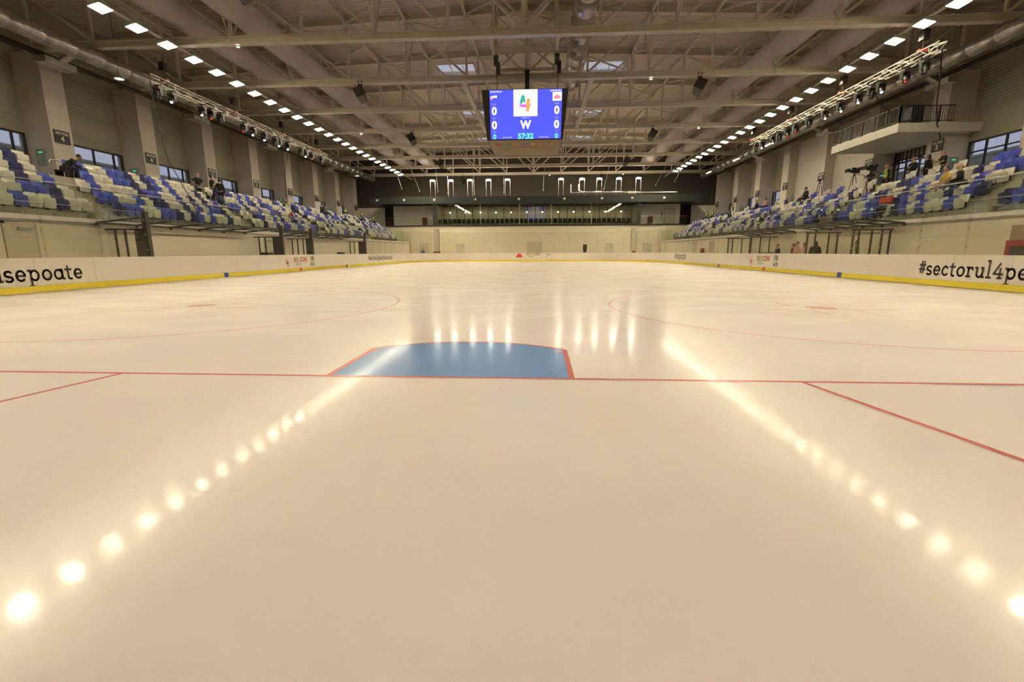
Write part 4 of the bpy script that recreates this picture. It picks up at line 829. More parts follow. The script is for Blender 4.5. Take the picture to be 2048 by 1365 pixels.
for i in range(7): glasspanel((-6.5+i*13/7, 60.07), (-6.5+(i+1)*13/7, 60.07), 3.6, 'tall glass panel across the far end, %s from left' % ORD[i], 'tall glass far end')

# ------------------------------------------------------------------ team boxes
def endframe(x0, x1, y, lab, posts, panel=None, name='partition_frame', mat_='darksteel', z=2.16):
    r = empty(name, (0, y, 0), label=lab, cat='partition frame')
    b = MB(); b.bar((x0, 0, z), (x1, 0, z), .06, .06); b.build('top_rail', mat_, r)
    for px in posts: b = MB(); b.bar((px, 0, 0), (px, 0, z), .06, .06); b.build('post', mat_, r)
    b = MB(); b.box(min(x0, x1)+.03, max(x0, x1)-.03, -.005, .005, .05, z-.03); b.build('glass_pane', 'glass', r)
    if panel: b = MB(); b.box(panel[0], panel[1], -.03, .03, 0, z); b.build('dark_panel', mat_, r)
    return r
def corner_post(x, y, z, lab): b = MB(); b.box(x-.09, x+.09, y-.09, y+.09, 0, z); b.build('corner_post', 'darksteel', label=lab, cat='post')
def canopy(s, y0, y1, xa, xb, lab, n=9):
    r = empty('canopy_frame', (0, y0, 0), label=lab, cat='canopy frame'); L = y1-y0
    b = MB(); b.bar((xa, 0, 2.58), (xa, L, 2.58), .07, .09); b.build('outer_rail', 'darksteel', r); b = MB(); b.bar((xb, 0, 2.42), (xb, L, 2.42), .06, .07); b.build('wall_rail', 'darksteel', r)
    b = MB(); b.bar(((xa+xb)/2, 0, 2.50), ((xa+xb)/2, L, 2.5), .05, .05); b.build('middle_rail', 'darksteel', r)
    for i in range(n):
        t_ = L*i/(n-1); b = MB(); b.bar((xa, t_, 2.58), (xb, t_, 2.42), .06, .07); b.bar((xb, t_, 2.38), (xb+s*.0, t_, 2.30), .08, .08); b.build('rafter', 'darksteel', r)
    b = MB(); b.add([(xa, 0, 2.625), (xb, 0, 2.465), (xb, L, 2.465), (xa, L, 2.625), (xa, 0, 2.635), (xb, 0, 2.475), (xb, L, 2.475), (xa, L, 2.635)], [(0, 1, 2, 3), (4, 7, 6, 5), (0, 4, 5, 1), (2, 6, 7, 3)]); b.build('clear_roof', 'glass', r)
canopy(-1, 17.8, 27.4, -15.1, -16.9, 'dark steel canopy frame over the nearer left team bench', 6); canopy(-1, 31.9, 41.2, -15.1, -16.9, 'dark steel canopy frame over the farther left team bench', 6)
endframe(-16.85, -15.1, 18.1, 'dark framed glass partition at the near end of left bench', (-16.45, -16.02, -15.18), (-15.6, -15.15))
endframe(-16.85, -15.1, 28.1, 'dark framed glass partition ending the nearer left bench', (-16.5, -16.1), (-15.62, -15.15))
endframe(-16.85, -15.1, 32.0, 'dark framed glass partition starting the farther left bench', (-16.5, -16.1, -15.7), (-15.5, -15.15))
endframe(-16.85, -15.1, 42.15, 'dark framed glass partition ending the farther left bench', (-16.5, -16.1), (-15.7, -15.2))
for y, l in ((18.12, 'near end of the left benches'), (28.2, 'end of the nearer left bench'), (32.05, 'start of the farther left bench'), (42.2, 'far end of the left benches')): corner_post(-15.1, y, 2.86, 'dark square glass post at the '+l)
canopy(1, 21.6, 28.2, 15.1, 16.9, 'dark steel canopy frame over the nearer right box', 6); canopy(1, 30.5, 37.0, 15.1, 16.9, 'dark steel canopy frame over the farther right box', 5)
endframe(16.9, 15.1, 22.2, 'dark framed glass partition at near end of right box', (15.2, 15.45, 16.0, 16.45, 16.8)); endframe(16.9, 15.1, 25.9, 'dark framed glass partition in middle of right box', (15.2, 15.6, 16.3, 16.75))
endframe(16.9, 15.1, 32.6, 'dark framed glass partition beyond the right timekeepers', (15.2, 15.8, 16.4)); endframe(16.9, 15.1, 36.5, 'dark framed glass partition at far end of right boxes', (15.2, 15.5, 16.2, 16.8), name='partition_frame')
for y in (27.0, 37.5): 
    b = MB(); b.box(-15.6, -15.2, y-.3, y+.3, -.02, 1.22); b.build('equipment_case', 'black', label='small black case on the left boards near y %s' % 'bench end' if 0 else ('small black case behind left boards %s' % ('by the nearer bench' if y < 30 else 'by the farther bench')), cat='case')
# long benches
for s, y0, y1, l in ((-1, 18.5, 27.8, 'nearer left team bench'), (-1, 32.3, 41.8, 'farther left team bench')):
    r = empty('team_bench', (s*16.5, y0, 0), label='long wooden '+l+' behind boards', cat='bench'); b = MB(); b.box(-.2, .2, 0, y1-y0, .42, .48); b.build('bench_seat', 'board_beige', r)
    [MB().box(-.18, .18, t_, t_+.06, -.0, .42).build('leg', 'darksteel', r) for t_ in (.3, (y1-y0)/2, y1-y0-.4)]
# lower wall doors / cabinets
def side_door(name, s, y0, y1, z1, mt_='doorpaint'):
    X = s*17.05; r = empty(name, (X, (y0+y1)/2, 0), kind='structure'); h = (y1-y0)/2; t = .07; xs_ = sorted((0, -s*.05))
    f = MB(); f.box(*xs_, -h, -h+t, 0, z1); f.box(*xs_, h-t, h, 0, z1); f.box(*xs_, -h, h, z1-t, z1); f.build('door_frame', 'doorpaint', r)
    l = MB(); l.box(*sorted((0, -s*.03)), -h+t, h-t, 0, z1-t); o = l.build('door_leaf', mt_, r); k = MB(); k.box(*sorted((-s*.03, -s*.1)), -.1, .35, z1-.28, z1-.18); k.build('door_closer', 'grey_panel', o)
side_door('door_6', -1, 14.5, 15.6, 2.28); side_door('door_7', 1, 44.5, 45.6, 2.2); side_door('door_8', 1, 49.5, 50.8, 2.2); side_door('door_9', 1, 40.2, 41.2, 2.2)
side_door('door_10', -1, 29.5, 30.6, 2.2)
r = hydrant(17.03, 16.3, .55, 'red fire cabinet in the niche right of the boards', 'x', 1, .95, 1.0, 'red fire cabinets'); 
b = MB(); b.box(17.02, 17.06, 14.6, 16.9, 0, 2.06); b.build('wall_niche', 'board_beige', label='brownish wall niche around the right fire cabinet', cat='niche')
hydrant(17.03, 47.3, .5, 'red fire cabinet far along the right lower wall', 'x', 1, .6, 1.0)

# ------------------------------------------------------------------ parapet glass and rails
pn = MB(); pn.box(-.006, .006, .01, 1.09, 0, 1.2); pn = pn.mesh('pane', 'glass_bal'); pr_ = MB(); pr_.box(-.02, .02, 0, 1.10, 1.2, 1.225); pr_ = pr_.mesh('handrail', 'chrome')
cl_ = MB(); cl_.box(-.02, .02, -.02, .02, 0, .12); cl_ = cl_.mesh('clamp', 'chrome')
for s, nm in ((-1, 'left'), (1, 'right')):
    for i in range(52):
        q = empty('balustrade_panel', (s*17.0, 6.4+1.1*i, 2.56), label='frameless glass balustrade panel of %s stand, %s from camera' % (nm, ordn(i)), cat='balustrade', group='glass balustrade of the %s stand' % nm)
        child('pane', pn, q); child('handrail', pr_, q); child('clamp', cl_, q)
    r = empty('end_balustrade', (s*17, 61.5, 0), label='stepped glass end of the far %s stand' % nm, cat='balustrade'); b = MB(); b.box(*sorted((0, s*3.5)), -.006, .006, 2.56, 4.3); b.build('pane', 'glass_bal', r)
for y0, y1, l in ((14.0, 17.6, 'nearest section'), (20.6, 23.6, 'section beside the black-clad bench sitter'), (24.7, 28.0, 'third section'), (28.3, 31.5, 'fourth section'), (34.5, 38.0, 'fifth section'), (40.6, 46.5, 'sixth section'), (51.5, 55.0, 'seventh section'), (55.3, 59.5, 'farthest section')):
    r = empty('hand_rail', (-21.4, y0, WALKZ), label='stainless tube rail behind the top left row, '+l, cat='rail', group='tube rails of left walkway'); L = y1-y0
    b = MB(); b.path([(0, 0, 0), (0, 0, .78), (0, .08, .86), (0, L-.08, .86), (0, L, .78), (0, L, 0)], .024, 8); b.build('tube_frame', 'chrome', r)
    for t_ in (L/3, 2*L/3): MB().tube((0, t_, 0), (0, t_, .86), .02, n=6).build('mid_post', 'chrome', r)
# balcony on the right wall
r = empty('balcony', (22, 30.2, 8.12), label='pale concrete balcony with black railing on the right wall', cat='balcony')
b = MB(); b.box(0, 4.7, 0, 6.4, 0, .5); b.build('slab', 'white', r)
for (p, q_) in (((.08, .08), (.08, 6.3)), ((.08, .08), (3.1, .08))):
    p, q_ = Vector(p+(0.5,)), Vector(q_+(0.5,)); d = q_-p; L = d.length; d.normalize(); b = MB()
    b.bar(p+Vector((0, 0, .95)), q_+Vector((0, 0, .95)), .05); b.bar(p+Vector((0, 0, .12)), q_+Vector((0, 0, .12)), .04); n = int(L/.13)
    for i in range(n+1): c_ = p+d*(L*i/n); b.bar(c_+Vector((0, 0, .12)), c_+Vector((0, 0, .95)), .02)
    b.build('railing', 'black', r); b = MB()
    for i in range(int(L/1.1)+1): c_ = p+d*min(i*1.1, L); b = MB(); b.bar(c_, c_+Vector((0, 0, .98)), .07); b.build('railing_post', 'black', r)
b = MB(); b.box(0, .7, 0, .6, 0, 1.1); o = b.build('equipment_case', 'black', label='black cased equipment standing on the balcony', cat='case'); o.location = (23.2, 31.0, 8.62)
# louvre of dark vertical bars above the entry
r = empty('bar_louvre', (26.62, 32.3, 5.0), label='row of black vertical bars on right wall under the balcony', cat='louvre'); b = MB()
for i in range(15): b.box(-.06, 0, .4+i*.36, .47+i*.36, 2.4, 3.15) if i < 14 else None
for i in range(5): b.box(-.06, 0, 3.9+.36*i, 3.97+.36*i, 0, 3.15)
b.build('bars', 'black', r); b = MB(); b.box(-.05, .02, .2, 5.4, 2.30, 2.42); b.build('cross_bar', 'black', r)
# ------------------------------------------------------------------ seats
def shell(w, h, th, curve, taper=.88, n=6):
    """upright curved plastic shell, origin bottom centre, facing +x"""
    b = MB(); vs = []
    rows = [(0, .86), (.12, .97), (.5, 1.0), (.85, .97), (.96, .88), (1.0, .72)]
    for side in (0, 1):
        for t, ws in rows:
            for i in range(n+1):
                u = -1+2*i/n; vs.append((-(curve*(1-u*u))+side*(-th), u*w/2*ws, h*t))
    nr = len(rows); k = lambda s_, j, i: s_*nr*(n+1)+j*(n+1)+i; fs = []
    for j in range(nr-1):
        for i in range(n): fs.append((k(0, j, i), k(0, j, i+1), k(0, j+1, i+1), k(0, j+1, i))); fs.append((k(1, j, i), k(1, j+1, i), k(1, j+1, i+1), k(1, j, i+1)))
    for j in range(nr-1): fs += [(k(0, j, 0), k(0, j+1, 0), k(1, j+1, 0), k(1, j, 0)), (k(0, j, n), k(1, j, n), k(1, j+1, n), k(0, j+1, n))]
    for i in range(n): fs += [(k(0, 0, i), k(1, 0, i), k(1, 0, i+1), k(0, 0, i+1)), (k(0, nr-1, i), k(0, nr-1, i+1), k(1, nr-1, i+1), k(1, nr-1, i))]
    return b.add(vs, fs, False)
def xf(b, rot, off):
    c = MB(); c.v = [tuple(rot @ Vector(p)+Vector(off)) for p in b.v]; c.f = list(b.f); c.mi = list(b.mi); c.sm = list(b.sm); return c
SW = .475
backb = xf(shell(SW, .40, .03, .035), Matrix.Rotation(-.20, 3, 'Y'), (.07, 0, .50))
panb = xf(shell(.45, .40, .05, -.02), Matrix.Rotation(.10, 3, 'Y'), (.18, 0, .34)); panb.box(.12, .25, -.215, .215, .50, .53)
opn = xf(shell(.45, .40, .04, -.02), Matrix.Rotation(1.5, 3, 'Y'), (.10, 0, .42))
brk = MB(); brk.box(.04, .14, -.225, -.20, .36, .56); brk.box(.04, .14, .20, .225, .36, .56); brk.bar((.08, -.24, .40), (.08, .24, .40), .04); brk.box(-.05, .10, -.03, .03, .30, .40)
SM = {c_: (backb.mesh('backrest', 'seat_'+c_), panb.mesh('seat_pan', 'seat_'+c_), opn.mesh('seat_pan', 'seat_'+c_)) for c_ in ('white', 'blue', 'navy')}
BR = brk.mesh('bracket', 'black'); brk.box(-.02, .03, -.18, .18, 0, .40); BR4 = brk.mesh('bracket', 'black')
CN = {'w': 'white', 'b': 'blue', 'n': 'navy'}
SEATCOL = {(-1, 2, 0): 'nbbwwbbnwnbwbwwnww', (-1, 2, 1): 'bbwwbwnnwwnwbwbbnw', (-1, 2, 2): 'wbwwwwnbbwwbwnwnwb', (-1, 2, 3): '..bwwbbnwnbwbwwwnw', (-1, 2, 4): '..bbwwbbnwnbwbwwww',
 (-1, 1, 0): 'wnbwwbwwnbwwbwwnww', (-1, 1, 1): 'bwwnwwbwnwwbwwbbnw', (-1, 1, 2): 'wwbnwbwwnwbwwwwnwb', (-1, 1, 3): 'nwwbwwbwnwwbwwwwnw', (-1, 1, 4): 'wwbwwnbwwbwnwwbwwnw',
 (-1, 3, 0): 'wwnwwbwbbwwbbwwbbn', (-1, 3, 1): 'wwnbbwwbwnwwnnwbww', (-1, 3, 2): 'bbwnwwbwwbbnwwwwbw', (-1, 3, 3): 'nwwwbwbnwnbbwwwbww',
 (1, 2, 0): 'wbwwbwbnwnbbwwbbn', (1, 2, 1): 'nbwnwwbwbnwnbbwwb', (1, 2, 2): 'wwbwwwwwbwnwwnnwb', (1, 2, 3): 'bbbwnwwwbwwbnnwww', (1, 2, 4): 'bb.bb...w..w..w..',
 (1, 1, 0): 'wwbwnwbwwbwwbwbbn', (1, 1, 1): 'wbwwnwwbwwbwwwbbn', (1, 1, 2): 'bwwnwwbwwnwwbwwbb', (1, 1, 3): 'wwbwwnwbwwbwwwbbb', (1, 1, 4): 'w..b..w..w..w..b.',
 (1, 3, 0): 'nbbwwbbnwbbwbwwnw', (1, 3, 1): 'wbbwnwbwbwwwnbwbw', (1, 3, 4): 'w..w..b..w..b..w.'}
def seatpos(s):
    out = []
    lims = [(a[1]+.06, c[0]-.02) for a, c in zip([(0, 0.3)]+AISL[s], AISL[s]+[(61.2, 0)])]
    for bi, (y0, y1) in enumerate(lims):
        n = int((y1-y0)/.5)
        if bi == 1: y0 = y1-n*.5+(.12 if s < 0 else .0)
        for k in range(5):
            for i in range(n+(1 if (s, bi, k) == (-1, 1, 4) else 0)): out.append((bi, k, i, y0+.25+i*.5))
    return out
def colour(s, bi, k, i):
    key = (s, bi, k)
    if key in SEATCOL and i < len(SEATCOL[key]): return SEATCOL[key][i]
    if s > 0 and k == 4 and i % 3: return '.'
    rr = random.Random((s+5)*10007+bi*911+k*131+i); u = rr.random(); return 'w' if u < .56 else ('b' if u < .83 else 'n')
ROWN = ['front', 'second', 'third', 'fourth', 'top']; ANG = {-1: 0.0, 1: math.pi}
allseats = []
for s in (-1, 1):
    for bi, k, i, y in seatpos(s):
        if y < 13.2 or colour(s, bi, k, i) == '.': continue
        x = s*(rowx(k)+.36)
        allseats.append((math.hypot(x-CAMP.x, y-CAMP.y), s, bi, k, i, x, y))
SIT = [(19.25, 22.65), (19.25, 21.95), (-20.73, 46.0), (-20.73, 46.8), (-20.73, 56.2), (-20.73, 60.2), (20.73, 44.8), (20.73, 43.0), (20.73, 55.6), (20.73, 57.4), (20.73, 36.8), (18.5, 25.1), (18.0, 24.4)]
def opened(x, y): return any(abs(abs(x)-abs(a)-.25) < .2 and x*a > 0 and abs(y-c) < .27 for a, c in SIT)
allseats.sort(); near, rest = allseats[:300], allseats[300:]
for d, s, bi, k, i, x, y in near:
    c_ = CN[colour(s, bi, k, i)]; z = rowz(k)
    q = empty('stand_seat', (x, y, z), ANG[s], label='%s tip-up seat, %s row of %s stand, block %s, %s from block start' % (c_ if c_ != 'blue' else 'bright blue', ROWN[k], 'left' if s < 0 else 'right', ['zero', 'one', 'two', 'three', 'four', 'five', 'six'][bi], ordn(i)), cat='seat', group='tip-up seats of the %s stand' % ('left' if s < 0 else 'right'))
    child('backrest', SM[c_][0], q); child('seat_pan', SM[c_][2] if opened(x, y) else SM[c_][1], q); child('bracket', BR4 if k == 4 else BR, q)
fb = MB(); ct = {'white': 0, 'blue': 1, 'navy': 2}
for d, s, bi, k, i, x, y in rest:
    c_ = CN[colour(s, bi, k, i)]; rot = Matrix.Rotation(ANG[s], 3, 'Z'); off = (x, y, rowz(k))
    for src, mi in ((backb, ct[c_]), (opn if opened(x, y) else panb, ct[c_]), (brk, 3)):
        t_ = xf(src, rot, off); fb.m = mi; fb.add(t_.v, t_.f)
fb.build('stand_seat_rest', ['seat_white', 'seat_blue', 'seat_navy', 'black'], label='remaining distant white, blue and navy tip-up seats of both stands', cat='seat', group='tip-up seats far away', kind='stuff')

# ------------------------------------------------------------------ people
def pose_points(kind):
    """joint positions (x right, y forward, z up) and radii; origin on the ground (stand) or under the seat"""
    J = {}
    if kind.startswith('stand') or kind == 'walk':
        J = dict(pel=(0, 0, .95), sp=(0, .0, 1.12), ch=(0, 0, 1.32), nb=(0, .0, 1.46), nk=(0, .02, 1.55), hd=(0, .03, 1.66), ht=(0, .02, 1.72),
                 shL=(-.18, 0, 1.42), elL=(-.24, -.02, 1.14), wrL=(-.25, .06, .90), haL=(-.25, .08, .82), shR=(.18, 0, 1.42), elR=(.24, -.02, 1.14), wrR=(.25, .06, .90), haR=(.25, .08, .82),
                 hiL=(-.10, 0, .90), knL=(-.11, .03, .50), anL=(-.12, -.01, .09), toL=(-.13, .13, .04), hiR=(.10, 0, .90), knR=(.11, .03, .50), anR=(.12, -.01, .09), toR=(.13, .13, .04))
        if kind == 'walk': J.update(knL=(-.11, .20, .52), anL=(-.12, .24, .10), toL=(-.13, .38, .05), knR=(.11, -.06, .50), anR=(.12, -.30, .14), toR=(.12, -.20, .05), elL=(-.25, -.12, 1.16), wrL=(-.26, .02, .94), haL=(-.26, .06, .87))
        if kind == 'stand_hips': J.update(elL=(-.36, -.06, 1.20), wrL=(-.20, .05, 1.04), haL=(-.16, .10, 1.02), elR=(.36, -.06, 1.20), wrR=(.20, .05, 1.04), haR=(.16, .10, 1.02))
        if kind == 'stand_fold': J.update(elL=(-.25, .05, 1.16), wrL=(-.03, .22, 1.20), haL=(.05, .23, 1.22), elR=(.25, .05, 1.16), wrR=(.05, .24, 1.25), haR=(-.04, .25, 1.27))
        if kind == 'stand_reach': J.update(elL=(-.22, .12, 1.18), wrL=(-.15, .38, 1.22), haL=(-.12, .46, 1.24), elR=(.22, .14, 1.22), wrR=(.12, .38, 1.34), haR=(.10, .46, 1.38))
    else:
        J = dict(pel=(0, 0, .50), sp=(0, .02, .66), ch=(0, .05, .86), nb=(0, .06, 1.0), nk=(0, .09, 1.09), hd=(0, .11, 1.20), ht=(0, .10, 1.26),
                 shL=(-.18, .05, .96), elL=(-.24, .12, .70), wrL=(-.14, .34, .62), haL=(-.10, .42, .60), shR=(.18, .05, .96), elR=(.24, .12, .70), wrR=(.14, .34, .62), haR=(.10, .42, .60),
                 hiL=(-.10, .06, .48), knL=(-.13, .46, .50), anL=(-.13, .44, .09), toL=(-.14, .58, .04), hiR=(.10, .06, .48), knR=(.13, .46, .50), anR=(.13, .44, .09), toR=(.14, .58, .04))
        if kind == 'sit_lean': 
            for k, dy, dz in (('sp', .10, -.03), ('ch', .26, -.10), ('nb', .36, -.13), ('nk', .43, -.14), ('hd', .52, -.15), ('ht', .55, -.11), ('shL', .30, -.12), ('shR', .30, -.12), ('elL', .26, -.08), ('elR', .26, -.08), ('wrL', .28, -.02), ('wrR', .28, -.02), ('haL', .30, 0), ('haR', .30, 0)):
                x, y, z = J[k]; J[k] = (x, y+dy, z+dz)
    return J
RAD = dict(pel=.135, sp=.125, ch=.15, nb=.075, nk=.052, hd=.092, ht=.085, sh=.062, el=.043, wr=.030, ha=.032, hi=.088, kn=.060, an=.042, to=.038)
EDG = [('pel', 'sp'), ('sp', 'ch'), ('ch', 'nb'), ('nb', 'nk'), ('nk', 'hd'), ('hd', 'ht'), ('nb', 'shL'), ('shL', 'elL'), ('elL', 'wrL'), ('wrL', 'haL'), ('nb', 'shR'), ('shR', 'elR'), ('elR', 'wrR'), ('wrR', 'haR'),
       ('pel', 'hiL'), ('hiL', 'knL'), ('knL', 'anL'), ('anL', 'toL'), ('pel', 'hiR'), ('hiR', 'knR'), ('knR', 'anR'), ('anR', 'toR')]
def skin_mesh(J, keys, root, grow=0.0, scale={}, levels=2):
    keys = [k for k in J if k in keys]; idx = {k: i for i, k in enumerate(keys)}
    me = bpy.data.meshes.new('sk'); me.from_pydata([J[k] for k in keys], [(idx[a], idx[c]) for a, c in EDG if a in idx and c in idx], [])
    o = bpy.data.objects.new('sk', me); COL.objects.link(o); o.modifiers.new('s', 'SKIN')
    for k in keys:
        r = RAD[k if k in RAD else k[:2]]+grow; sx_, sy_ = (1.15, .78) if k in ('pel', 'sp', 'ch') else (1, 1)
        sv = me.skin_vertices[0].data[idx[k]]; sv.radius = (r*sx_*scale.get(k, 1), r*sy_*scale.get(k, 1)); sv.use_root = (k == root)
    if levels: sb = o.modifiers.new('u', 'SUBSURF'); sb.levels = levels; sb.render_levels = levels
    bpy.context.view_layer.update(); dg = bpy.context.evaluated_depsgraph_get(); out = bpy.data.meshes.new_from_object(o.evaluated_get(dg))
    bpy.data.objects.remove(o); bpy.data.meshes.remove(me); return out
PC = {}
def posed(kind):
    if kind in PC: return PC[kind]
    J = pose_points(kind); allk = list(J)
    body = skin_mesh(J, allk, 'pel'); b = MB(); b.add([v.co[:] for v in body.vertices], [tuple(p.vertices) for p in body.polygons], True); bpy.data.meshes.remove(body)
    hd = Vector(J['hd'])
    b.ball(hd+Vector((0, .005, .0)), .076, .092, .115, 14, 10)                       # skull
    b.tube(hd+Vector((0, .085, .015)), hd+Vector((0, .112, -.022)), .010, .016, n=8); b.ball(hd+Vector((0, .07, -.085)), .04, .03, .03, 8, 6)
    for s in (-1, 1): b.ball(hd+Vector((s*.078, 0, -.01)), .012, .022, .032, 8, 6)
    b.m = 1
    for s in (-1, 1): b.ball(hd+Vector((s*.030, .083, .015)), .011, .008, .008, 8, 5)
    b.m = 2; b.ball(hd+Vector((0, .091, -.052)), .024, .008, .007, 8, 5); b.m = 0
    for sd in 'LR':                                                                   # fingers and thumb
        w_, h_ = Vector(J['wr'+sd]), Vector(J['ha'+sd]); d = (h_-w_).normalized(); s = -1 if sd == 'L' else 1
        side = d.cross(Vector((0, 0, 1))); side = side.normalized() if side.length > .1 else Vector((0, 1, 0)); nrm = d.cross(side).normalized()
        for j, L in enumerate((.062, .072, .068, .052)):
            p = h_+d*.015+side*(j-1.5)*.017; q = p+d*L*.55+nrm*.010; b.tube(p, q, .0095, .0085, n=6); b.tube(q, q+d*L*.40+nrm*.022, .0085, .007, n=6)
        p = w_.lerp(h_, .6)-side*.028; q = p+d*.03-side*.018; b.tube(p, q, .011, .0095, n=6); b.tube(q, q+d*.028, .0095, .008, n=6)
    shirt_long = skin_mesh(J, ['pel', 'sp', 'ch', 'nb', 'shL', 'elL', 'wrL', 'shR', 'elR', 'wrR'], 'ch', .016, dict(nb=.9, pel=1.02))
    Js = dict(J)
    for sd in 'LR':
        Js['el'+sd] = tuple(Vector(J['sh'+sd]).lerp(Vector(J['el'+sd]), .75))
    shirt_short = skin_mesh(Js, ['pel', 'sp', 'ch', 'nb', 'shL', 'elL', 'shR', 'elR'], 'ch', .016, dict(elL=1.25, elR=1.25, nb=.9))
    vest = skin_mesh(J, ['pel', 'sp', 'ch', 'nb', 'shL', 'shR'], 'ch', .032, dict(nb=.8))
    tro = skin_mesh(J, ['pel', 'hiL', 'knL', 'anL', 'hiR', 'knR', 'anR'], 'pel', .014, dict(anL=1.2, anR=1.2))
    Jt = dict(J)
    for sd in 'LR': Jt['kn'+sd] = tuple(Vector(J['hi'+sd]).lerp(Vector(J['kn'+sd]), .85))
    shorts = skin_mesh(Jt, ['pel', 'hiL', 'knL', 'hiR', 'knR'], 'pel', .020, dict(knL=1.15, knR=1.15))
    shoes = MB()
    for sd in 'LR':
        a, t = Vector(J['an'+sd]), Vector(J['to'+sd]); d = t-a; d.z = 0; d.normalize(); c_ = a+d*.06; zz = max(.045, t.z+.005); shoes.ball((c_.x, c_.y, zz), .052+abs(d.x)*.08, .14*abs(d.y)+.04, .045, 10, 8)
    hair = MB(); hair.ball(hd+Vector((0, -.016, .022)), .086, .098, .108, 14, 10)
    hair.v = [(x, min(y, hd.y+.055) if z < hd.z+.06 else y, max(z, hd.z-.05 if y < hd.y+.02 else hd.z+.05)) for x, y, z in hair.v]
    longh = MB(); longh.v, longh.f, longh.mi, longh.sm = list(hair.v), list(hair.f), list(hair.mi), list(hair.sm); longh.ball(hd+Vector((0, -.055, -.10)), .10, .055, .21, 12, 9)
    cap = MB(); cap.ball(hd+Vector((0, -.01, .05)), .088, .1, .07, 12, 8); cap.box(hd.x-.06, hd.x+.06, hd.y+.06, hd.y+.17, hd.z+.045, hd.z+.058)
    PC[kind] = dict(J=J, body=b, shirt_long=shirt_long, shirt_short=shirt_short, vest=vest, tro=tro, shorts=shorts, shoes=shoes, hair=hair, long=longh, cap=cap)
    for k in ('shirt_long', 'shirt_short', 'vest', 'tro', 'shorts'):
        for p in PC[kind][k].polygons: p.use_smooth = True
    return PC[kind]
def person(kind, x, y, z, face, lab, shirt='fabric_black', legs='fabric_black', hair='hair_dark', sleeve='long', leg='tro', vest=None, hairk='hair', h=1.0, bulk=1.0, grp=None):
    """face: heading in degrees, 0 = +x, 90 = away from the camera"""
    P = posed(kind); r = empty('person', (x, y, z), math.radians(face-90), label=lab, cat='person', group=grp); r.scale = (h*bulk, h*bulk, h)
    P['body'].build('body', ['skin', 'black', 'p_pink'], r)
    def put(src, nm, m_):
        if isinstance(src, MB): src.build(nm, m_, r); return
        me = src.copy(); me.materials.clear(); me.materials.append(M[m_]); child(nm, me, r)
    put(P['shirt_'+sleeve], 'shirt', shirt); put(P['tro' if leg == 'tro' else 'shorts'], 'trousers' if leg == 'tro' else 'shorts', legs); P['shoes'].build('shoes', 'black', r)
    if hairk: P[hairk].build('cap' if hairk == 'cap' else 'hair', hair, r)
    if vest:
        put(P['vest'], 'safety_vest', vest); J = P['J']; c_ = MB(); a, d = Vector(J['sp']), Vector(J['ch']); n_ = (d-a).normalized()
        for t in (.15, .75):
            q = a.lerp(d, t); c_.lathe(q, [(.001, 0), (.205, 0), (.205, .045), (.001, .045)], 16); 
        c_.v = [(q_[0], (q_[1]-a.y)*.70+a.y, q_[2]) for q_ in c_.v]; c_.build('reflective_band', 'alu', r)
    return r
def tripod_cam(x, y, z, face, lab, big=True, h=1.45):
    r = empty('video_camera' if big else 'tripod_camera', (x, y, z), math.radians(face-90), label=lab, cat='video camera', group='video cameras on tripods')
    b = MB()
    for a in (90, 210, 330):
        q = math.radians(a); b.tube((.06*math.cos(q), .06*math.sin(q), h-.1), (.42*math.cos(q), .42*math.sin(q), 0), .022, .015, n=6)
    b.tube((0, 0, h-.18), (0, 0, h), .05, n=8); b.build('tripod', 'black', r)
    b = MB()
    if big:
        b.box(-.09, .09, -.32, .20, h+.02, h+.28); b.tube((0, .2, h+.15), (0, .55, h+.15), .09, .11, n=12); b.box(-.05, .05, -.1, .2, h+.28, h+.36); b.box(-.16, .16, .50, .58, h+.04, h+.27); b.build('camera_body', 'black', r)
        b = MB(); b.box(-.28, -.10, -.20, -.10, h+.20, h+.36); b.build('viewfinder', 'black', r); b = MB(); b.tube((.04, -.1, h), (.12, -.55, h-.12), .015, n=6); b.tube((-.04, -.1, h), (-.16, -.55, h-.12), .015, n=6); b.build('pan_handle', 'black', r)
    else:
        b.box(-.06, .06, -.08, .10, h, h+.14); b.tube((0, .1, h+.07), (0, .22, h+.07), .035, n=10); b.build('camera_body', 'black', r)
    return r
WZ = WALKZ
# left stand
person('stand_hips', -21.9, 30.7, WZ, -20, 'bald man in black shirt, hands on hips, upper left walkway', hairk=None, sleeve='short', legs='fabric_jeans', h=1.05)
person('stand', -21.7, 31.8, WZ, 60, 'man in dark green T-shirt and shorts seen from behind, left stand', shirt='fabric_green', legs='fabric_green', sleeve='short', leg='shorts', h=1.05)
person('walk', -20.35, 30.6, rowz(3)+.1, 95, 'man all in black climbing the left stand stairs', h=1.05)
person('stand', -23.3, 28.6, WZ-.45, -30, 'person in hi-vis vest behind the left top row by a window', vest='hivis', h=.97)
person('sit_lean', -20.95, 20.75, WZ, 60, 'person in black hunched forward on the left walkway holding paper', h=1.02)
b = MB(); b.box(-.16, .16, -.11, .11, 0, .012); o = b.build('paper_sheet', 'paper', label='white sheet in front of the hunched person in black, left', cat='paper'); o.location = (-20.55, 21.6, WZ+.62); o.rotation_euler = (.5, .2, .6)
r = empty('bench_seat', (-20.95, 20.75, WZ), label='small dark bench under the hunched person on left walkway', cat='bench'); b = MB(); b.box(-.28, .28, -.2, .22, .34, .40); b.build('bench_top', 'black', r)
for a in (-.24, .24): b = MB(); b.box(a-.02, a+.02, -.18, .2, 0, .34); b.build('leg', 'black', r)
person('stand', -22.8, 43.2, WZ-.35, -10, 'second hi-vis vested person low behind the left top row', vest='hivis', h=.95)
person('sit', -20.73, 46.0, rowz(4), 0, 'seated person in black at the top of the left stand', h=1.05)
